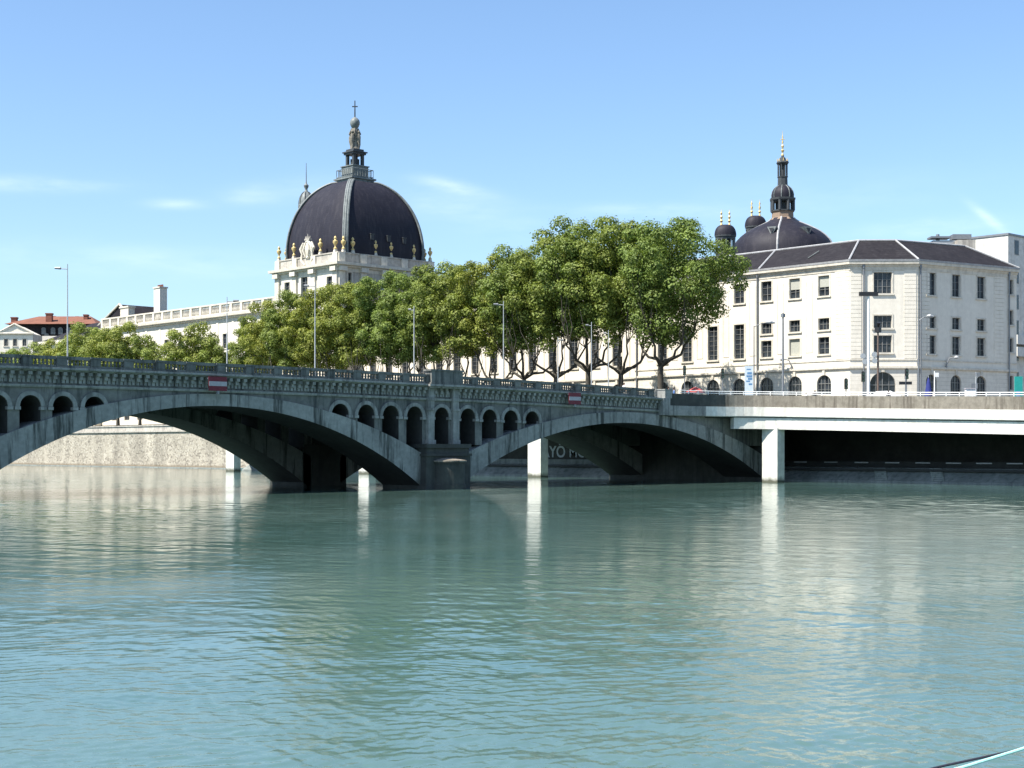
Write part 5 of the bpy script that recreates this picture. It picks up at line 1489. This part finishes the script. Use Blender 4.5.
b = P3(748.5, 170, 392); x, y = b[0], b[1]; D = depth(x, y); zt, zb = z_at(366, D), z_at(394, D)
S = thing('upright_banner', (x, y, z0), 'pale blue upright banner with dark blue print before the facade', 'banner')
m = MB(); m.tube((x, y, z0), (x, y, zt + .1), .06, .06, 6); m.build('pole', M['palemetal'], S)
m = MB(); m.obox((x, y), (CA, -SA), -.55, .62, .06, .12, zb - 1, zt); cl = m.build('cloth', M['bluepale'], S)
m = MB()
for (a0, a1, q0, q1) in ((-.2, .45, .22, .30), (-.3, .5, .33, .40), (-.1, .5, .42, .5), (-.35, .2, .52, .57), (0, .5, .62, .68), (-.3, .3, .1, .14)):
    m.obox((x, y), (CA, -SA), a0, a1, .121, .13, zt - (zt - zb) * q1, zt - (zt - zb) * q0)
m.build('print', M['blue'], cl)
b = P3(1018.5, 163, 392); x, y = b[0], b[1]; D = depth(x, y); zt = z_at(376.5, D)
S = thing('teal_notice_board', (x, y, 8.5), 'tall teal notice board at the right edge', 'notice board')
m = MB(); m.obox((x, y), (CA, -SA), -.45, .45, -.1, .1, 8.6, zt); m.build('board', M['teal'], S)
m = MB(); m.obox((x, y), (CA, -SA), -.3, .15, .101, .12, zt - 2.6, zt - 1.7); m.build('print', M['blue'], S)
b = P3(970, 151, 392); x, y = b[0], b[1]; D = depth(x, y); zt = z_at(389.3, D)
S = thing('utility_cabinet', (x, y, 8.4), 'white utility cabinet behind the railing near the right end', 'cabinet')
m = MB(); m.obox((x, y), (CA, -SA), -.5, .5, -.3, .3, 8.3, zt); m.build('body', M['white'], S)
m = MB(); m.obox((x, y), (CA, -SA), -.56, .56, -.36, .36, zt, zt + .12); m.build('lid', M['signwhite'], S)
# wall lamps on the corner building
def wall_lamp(o, d, s, z, side, label):
    nx, ny = d[1], -d[0]; x, y = o[0] + d[0] * s, o[1] + d[1] * s
    S = thing('wall_lamp', (x, y, z), label, 'wall lamp', 'bracket lamps on the corner building')
    m = MB(); m.path([(nx * .1, ny * .1, -.9), (nx * .3, ny * .3, 0), (nx * .6 + d[0] * side * .3, ny * .6 + d[1] * side * .3, .9), (nx * 1.1 + d[0] * side * .9, ny * 1.1 + d[1] * side * .9, 1.1)], [.16, .12, .1, .08], 6); m.build('bracket', M['greymetal'], S, (0, 0, 0), world=False)
    m = MB(); c = (nx * 1.25 + d[0] * side * 1.1, ny * 1.25 + d[1] * side * 1.1); m.lathe(c[0], c[1], [(.12, 1.3), (.42, 1.05), (.42, .95), (.1, .8)], 10); m.build('lamp_head', M['palemetal'], S, (0, 0, 0), world=False)
wall_lamp((FU, VL), (0, -1), VL - 140.0, 16.9, -1, 'bracket lamp on the sunlit facade between string course and shuttered window')
wall_lamp(Bp, dn, s_at(945), 16.9, 1, 'bracket lamp on the shaded street side of the corner building')

# railing along the quay parapet
def railing():
    S = thing('quay_railing', (147, 100, 10.4), 'white double rail along the top of the quay parapet', 'railing')
    nn = normals2(EDGE); pts = [(x - n[0] * .15, y - n[1] * .15, 10.44 + edge_dz(x, y)) for (x, y), n in zip(EDGE, nn)][1:]
    m = MB()
    for zz in (.18, .42): m.path([(x, y, z + zz) for x, y, z in pts], [.045] * len(pts), 6)
    m.build('rail', M['white'], S)
    post = None; acc = 0
    segs = []
    for a, b in zip(pts[:-1], pts[1:]):
        L_ = math.dist(a, b); k = 0
        while acc <= L_:
            t = acc / L_; segs.append(tuple(a[i] + (b[i] - a[i]) * t for i in range(3))); acc += 1.6
        acc -= L_
    for i, q in enumerate(segs[:48]):
        if post is None: post = MB().box(-.035, .035, -.035, .035, 0, .45).build('rail_post', M['white'], S, rel(S, q), world=False)
        else: mcopy(post, 'rail_post', S, rel(S, q))
railing()

# vehicles
def car(loc, rz, paint, label):
    C = thing('parked_car' if 0 else 'car', loc, label, 'car', None, rz)
    m = MB()
    prof = [(-2.1, .35), (-2.15, .75), (-1.95, .95), (-1.2, 1.02), (-.75, 1.45), (.9, 1.5), (1.65, 1.05), (2.1, .95), (2.15, .4)]
    vs = []; fs = []; n = len(prof)
    for k, (yy, f) in enumerate(((-.86, 1), (-.8, 1.), (.8, 1.), (.86, 1))):
        for x, z in prof:
            w = yy * (1 if z < 1.06 else .82); vs.append((x, w, z if abs(yy) < .85 else min(z, z * .97 + .02)))
    for k in range(3):
        for i in range(n): fs.append((k * n + i, k * n + (i + 1) % n, (k + 1) * n + (i + 1) % n, (k + 1) * n + i))
    fs += [tuple(range(n)), tuple(range(3 * n, 4 * n))]
    m.add(vs, fs); m.build('body', paint, C, (0, 0, 0), world=False)
    m = MB()
    for sy in (-1, 1):
        m.add([(-1.0, sy * .74, 1.06), (-.7, sy * .72, 1.4), (.1, sy * .715, 1.43), (.1, sy * .75, 1.06)], [(0, 1, 2, 3)]); m.add([(.2, sy * .75, 1.06), (.2, sy * .72, 1.43), (.85, sy * .72, 1.43), (1.4, sy * .75, 1.08)], [(0, 1, 2, 3)])
    m.add([(-1.17, -.66, 1.07), (-1.17, .66, 1.07), (-.8, .62, 1.42), (-.8, -.62, 1.42)], [(0, 1, 2, 3)])
    m.build('side_window', M['glass'], C, (0, 0, 0), world=False)
    w0 = None
    for x in (-1.3, 1.35):
        for y in (-.8, .8):
            if w0 is None:
                w0 = MB().tube((0, -.1, 0), (0, .1, 0), .33, .33, 16).build('wheel', M['tyre'], C, (x, y, .33), world=False)
            else: mcopy(w0, 'wheel', C, (x, y, .33))
    return C
x, y = P3(883, 153.5, 390)[:2]; car((x, y, 9.35 ), R(-60), M['carwhite'], 'white car behind the railing below the large entrance arch')
for px, v, rz, mat, lb in ((634, 132, 0, 'carblue', 'silver blue car on the bridge left of the end pier'),):
    b = onbridge(px, v); car((b[0], b[1], b[2] - .12), rz, M[mat], lb)

# people
def person(loc, rz, top, label, h=1.72, pose=0):
    G = thing('person', loc, label, 'person', None, rz)
    me = bpy.data.meshes.new('body')
    s = h / 1.72
    st = .10 + .12 * pose
    J = {'pel': (0, 0, .93), 'wai': (0, 0, 1.08), 'che': (0, 0, 1.28), 'nek': (0, 0, 1.47), 'hd0': (0, -.01, 1.55), 'hd1': (0, -.01, 1.66),
         'shl': (-.17, 0, 1.40), 'ell': (-.23, .02, 1.13), 'hal': (-.22, -.08, .88), 'fil': (-.22, -.1, .79), 'shr': (.17, 0, 1.40), 'elr': (.23, .02, 1.13), 'har': (.22, -.1, .90), 'fir': (.22, -.13, .81),
         'hil': (-.09, 0, .88), 'knl': (-.10, -st * .6, .50), 'anl': (-.10, -st * .2, .08), 'tol': (-.11, -st * .2 - .14, .03), 'hir': (.09, 0, .88), 'knr': (.10, st * .2, .50), 'anr': (.10, st, .08), 'tor': (.11, st - .14, .03)}
    rad = dict(pel=.14, wai=.125, che=.15, nek=.055, hd0=.075, hd1=.095, shl=.065, ell=.045, hal=.032, fil=.03, shr=.065, elr=.045, har=.032, fir=.03, hil=.095, knl=.062, anl=.04, tol=.035, hir=.095, knr=.062, anr=.04, tor=.035)
    keys = list(J); ix = {k: i for i, k in enumerate(keys)}
    E = [('pel', 'wai'), ('wai', 'che'), ('che', 'nek'), ('nek', 'hd0'), ('hd0', 'hd1'), ('che', 'shl'), ('shl', 'ell'), ('ell', 'hal'), ('hal', 'fil'), ('che', 'shr'), ('shr', 'elr'), ('elr', 'har'), ('har', 'fir'), ('pel', 'hil'), ('hil', 'knl'), ('knl', 'anl'), ('anl', 'tol'), ('pel', 'hir'), ('hir', 'knr'), ('knr', 'anr'), ('anr', 'tor')]
    me.from_pydata([tuple(c * s for c in J[k]) for k in keys], [(ix[a], ix[b]) for a, b in E], [])
    ob = bpy.data.objects.new('body', me); COL.objects.link(ob)
    md = ob.modifiers.new('s', 'SKIN'); me.skin_vertices.new() if not me.skin_vertices else None
    for k in keys: me.skin_vertices[0].data[ix[k]].radius = (rad[k] * s, rad[k] * s)
    me.skin_vertices[0].data[0].use_root = True
    ob.modifiers.new('ss', 'SUBSURF').levels = 1
    bpy.context.view_layer.update()
    ev = ob.evaluated_get(bpy.context.evaluated_depsgraph_get()); m2 = bpy.data.meshes.new_from_object(ev)
    bpy.data.objects.remove(ob)
    m2.materials.clear()
    for mm in (M['skin'], top, M['c1']): m2.materials.append(mm)
    for f in m2.polygons:
        z = f.center.z / s; f.material_index = 0 if (z > 1.47 or (abs(f.center.x) > .19 * s and z < 1.1 and z > .7)) else (1 if z > .95 else 2); f.use_smooth = True
    b = bpy.data.objects.new('body', m2); COL.objects.link(b); b.parent = G
    m = MB(); m.lathe(0, .015 * s, [(.10 * s, 1.60 * s), (.112 * s, 1.66 * s), (.105 * s, 1.73 * s), (.06 * s, 1.775 * s)], 10); m.build('hair', M['hair'], G, (0, 0, 0), world=False, smooth=True)
for px, v, top, lb in ((668.5, 119, M['c1'], 'person in dark clothes at the quay end of the bridge, left of two'), (674, 120, M['c3'], 'person in a blue top at the quay end of the bridge, right of two')):
    b = onbridge(px, v); person((b[0], b[1], b[2] + .1), 1.0, top, lb, 1.76, .5)
for px, U, top, lb in ((815, 150.5, M['c1'], 'person in dark clothes leaning near the railing before the bright facade'), (888.5, 151, M['c1'], 'person in dark clothes beside the white car'), (689, 153, M['c2'], 'person in a pale shirt left of the red parasol'), (806, 156, M['c2'], 'person in a white shirt walking behind the railing'), (624, 0, M['c2'], 'person in a white shirt walking along the bridge footway')):
    if U: x, y = P3(px, U, 390)[:2]; person((x, y, 9.42 + (edge_dz(x, y))), 2.0, top, lb, 1.7, .8)
    else: b = onbridge(px, 117); person(b, 1.57, top, lb, 1.72, 1.)

# white flat boat moored under the left arch
x, y = P(252, 285)
S = thing('flat_work_boat', (x, y, 0), 'small white flat boat moored by the far wall under the left arch', 'boat')
m = MB(); L_ = 3.6
rings = []
for t, w, z in ((-1, .75, .55), (-.6, .95, .42), (.3, .95, .4), (.8, .6, .55), (1., .1, .7)):
    rings.append([(x + CA * t * L_ / 2 * 1.9 - SA * a, y - SA * t * L_ / 2 * 1.9 - CA * a, zz) for a, zz in ((-w, z), (-w * .7, -.15), (w * .7, -.15), (w, z))])
vs = [p for r in rings for p in r]; fs = []
for k in range(4):
    for i in range(4): fs.append((4 * k + i, 4 * k + (i + 1) % 4, 4 * k + 4 + (i + 1) % 4, 4 * k + 4 + i))
fs += [(0, 1, 2, 3), (16, 17, 18, 19)]
m.add(vs, fs); m.build('hull', M['white'], S)
m = MB(); m.obox((x, y), (CA, -SA), -1.6, -1.2, -.8, .8, .5, .62); m.obox((x, y), (CA, -SA), .4, .8, -.8, .8, .5, .62); m.build('thwart', M['oldstone'], S)

# mooring ropes near the camera
def rope(name, pts, r, mat, label):
    w = []
    for px, y, D in pts: a = P(px, D); w.append((a[0], a[1], z_at(y, D)))
    fine = []
    for i in range(len(w) - 1):
        for k in range(8): t = k / 8; fine.append(tuple(w[i][j] * (1 - t) + w[i + 1][j] * t for j in range(3)))
    fine.append(w[-1]); m = MB(); m.path(fine, [r] * len(fine), 8)
    tag(m.build(name, mat, None, fine[0], smooth=True), label, 'rope')
rope('mooring_rope', [(840, 801, 9.6), (905, 783, 9.8), (962, 767.5, 10.), (1024, 748.3, 10.2), (1100, 723, 10.5)], .0115, M['ropewhite'], 'pale mint mooring rope crossing the bottom right corner')
rope('mooring_rope', [(840, 789, 9.9), (905, 775, 10.1), (945, 765.5, 10.25), (1010, 751.5, 10.5), (1100, 729, 10.8)], .009, M['ropedark'], 'thin dark mooring rope just above the pale one')

# ================================================================= LIGHT, SKY, CAMERA
SUN_AZ, SUN_EL = R(14.0), R(55.)
sd = Vector((-math.cos(SUN_AZ) * math.cos(SUN_EL), math.sin(SUN_AZ) * math.cos(SUN_EL), math.sin(SUN_EL)))
ld = bpy.data.lights.new('sun', 'SUN'); ld.energy = 5.0; ld.angle = R(.53); ld.color = (1., .95, .87)
lo = bpy.data.objects.new('sun', ld); COL.objects.link(lo); lo.rotation_euler = sd.to_track_quat('Z', 'Y').to_euler(); lo.location = (-100, 0, 100)

w = bpy.data.worlds.new('World'); scene.world = w; w.use_nodes = True
nt = w.node_tree; bg = nt.nodes['Background']
sky = nt.nodes.new('ShaderNodeTexSky'); sky.sky_type = 'NISHITA'; sky.sun_disc = False
sky.sun_elevation = SUN_EL; sky.sun_rotation = math.atan2(sd.x, sd.y); sky.altitude = 170; sky.air_density = 1.0; sky.dust_density = 1.0; sky.ozone_density = 1.5
tc = nt.nodes.new('ShaderNodeTexCoord')
# thin high clouds: a few stretched wisps
def wisp_mask():
    acc = None
    def wisp(px, y, sx, sy, tilt, amp):
        nonlocal acc
        r = ray(px); el = (HOR - y) / FPX; d = Vector((r[0], r[1], el)).normalized()
        rt = Vector((CA, -SA, 0)); upv = d.cross(rt) * -1
        upv = rt.cross(d).normalized()
        a = rt * math.cos(tilt) + upv * math.sin(tilt); b = upv * math.cos(tilt) - rt * math.sin(tilt)
        outs = []
        for ax, sc in ((a, sx / FPX), (b, sy / FPX)):
            dt = N(nt, 'ShaderNodeVectorMath', operation='DOT_PRODUCT'); nt.links.new(tc.outputs['Generated'], dt.inputs[0]); dt.inputs[1].default_value = ax
            s1 = N(nt, 'ShaderNodeMath', operation='SUBTRACT'); nt.links.new(dt.outputs['Value'], s1.inputs[0]); s1.inputs[1].default_value = d.dot(ax)
            s2 = N(nt, 'ShaderNodeMath', operation='DIVIDE'); nt.links.new(s1.outputs[0], s2.inputs[0]); s2.inputs[1].default_value = sc
            s3 = N(nt, 'ShaderNodeMath', operation='MULTIPLY'); nt.links.new(s2.outputs[0], s3.inputs[0]); nt.links.new(s2.outputs[0], s3.inputs[1]); outs.append(s3.outputs[0])
        s = N(nt, 'ShaderNodeMath', operation='ADD'); nt.links.new(outs[0], s.inputs[0]); nt.links.new(outs[1], s.inputs[1])
        m_ = N(nt, 'ShaderNodeMath', operation='MULTIPLY'); nt.links.new(s.outputs[0], m_.inputs[0]); m_.inputs[1].default_value = -1
        e = N(nt, 'ShaderNodeMath', operation='EXPONENT'); nt.links.new(m_.outputs[0], e.inputs[0])
        am = N(nt, 'ShaderNodeMath', operation='MULTIPLY'); nt.links.new(e.outputs[0], am.inputs[0]); am.inputs[1].default_value = amp * .42
        if acc is None: acc = am.outputs[0]
        else:
            ad = N(nt, 'ShaderNodeMath', operation='ADD'); nt.links.new(acc, ad.inputs[0]); nt.links.new(am.outputs[0], ad.inputs[1]); acc = ad.outputs[0]
    for a in ((30, 184, 70, 7, -.02, .5), (175, 204, 25, 5, 0, .45), (452, 186, 32, 6, -.2, .75), (450, 206, 60, 14, -.1, .35), (660, 210, 80, 6, 0, .4), (990, 220, 20, 4, -.7, .7), (930, 228, 60, 9, .05, .4), (150, 262, 160, 14, -.05, .3), (300, 190, 60, 12, .1, .22), (250, 195, 25, 8, .1, .3), (560, 232, 90, 12, 0, .2), (800, 200, 120, 20, .1, .15)): wisp(*a)
    return acc
acc = wisp_mask()
mp = nt.nodes.new('ShaderNodeMapping'); mp.inputs['Scale'].default_value = (14, 14, 60); nt.links.new(tc.outputs['Generated'], mp.inputs[0])
nz = N(nt, 'ShaderNodeTexNoise', Scale=1.2, Detail=6, Roughness=.6); nt.links.new(mp.outputs[0], nz.inputs['Vector'])
rr = ramp(nt, [(.35, .15), (.7, 1.)]); nt.links.new(nz.outputs['Fac'], rr.inputs[0])
cm = N(nt, 'ShaderNodeMath', operation='MULTIPLY', use_clamp=True); nt.links.new(acc, cm.inputs[0]); nt.links.new(rr.outputs[0], cm.inputs[1])
tint = mixc(nt, 1., sky.outputs[0], (.865, .985, 1.09), 'MULTIPLY')
c = mixc(nt, cm.outputs[0], tint, (8.5, 9.0, 9.6))
nt.links.new(c, bg.inputs[0]); bg.inputs[1].default_value = .10

cam = bpy.data.cameras.new('camera'); co = bpy.data.objects.new('camera', cam); COL.objects.link(co)
co.location = (0, 0, CAMZ); co.rotation_euler = (R(90), 0, -R(43.3)); cam.sensor_width = 36; cam.lens = FPX / 1024 * 36
cam.shift_y = (HOR - 384) / 1024; cam.clip_end = 8000; cam.clip_start = .1
scene.camera = co
scene.view_settings.view_transform = 'Standard'; scene.view_settings.look = 'None'; scene.view_settings.exposure = 1.0; scene.view_settings.gamma = 1; scene.view_settings.use_curve_mapping = False
scene.render.engine = 'CYCLES'
scene.cycles.max_bounces = 6; scene.cycles.diffuse_bounces = 3; scene.cycles.glossy_bounces = 3; scene.cycles.transmission_bounces = 3
scene.cycles.caustics_reflective = False; scene.cycles.caustics_refractive = False
scene.cycles.use_denoising = True
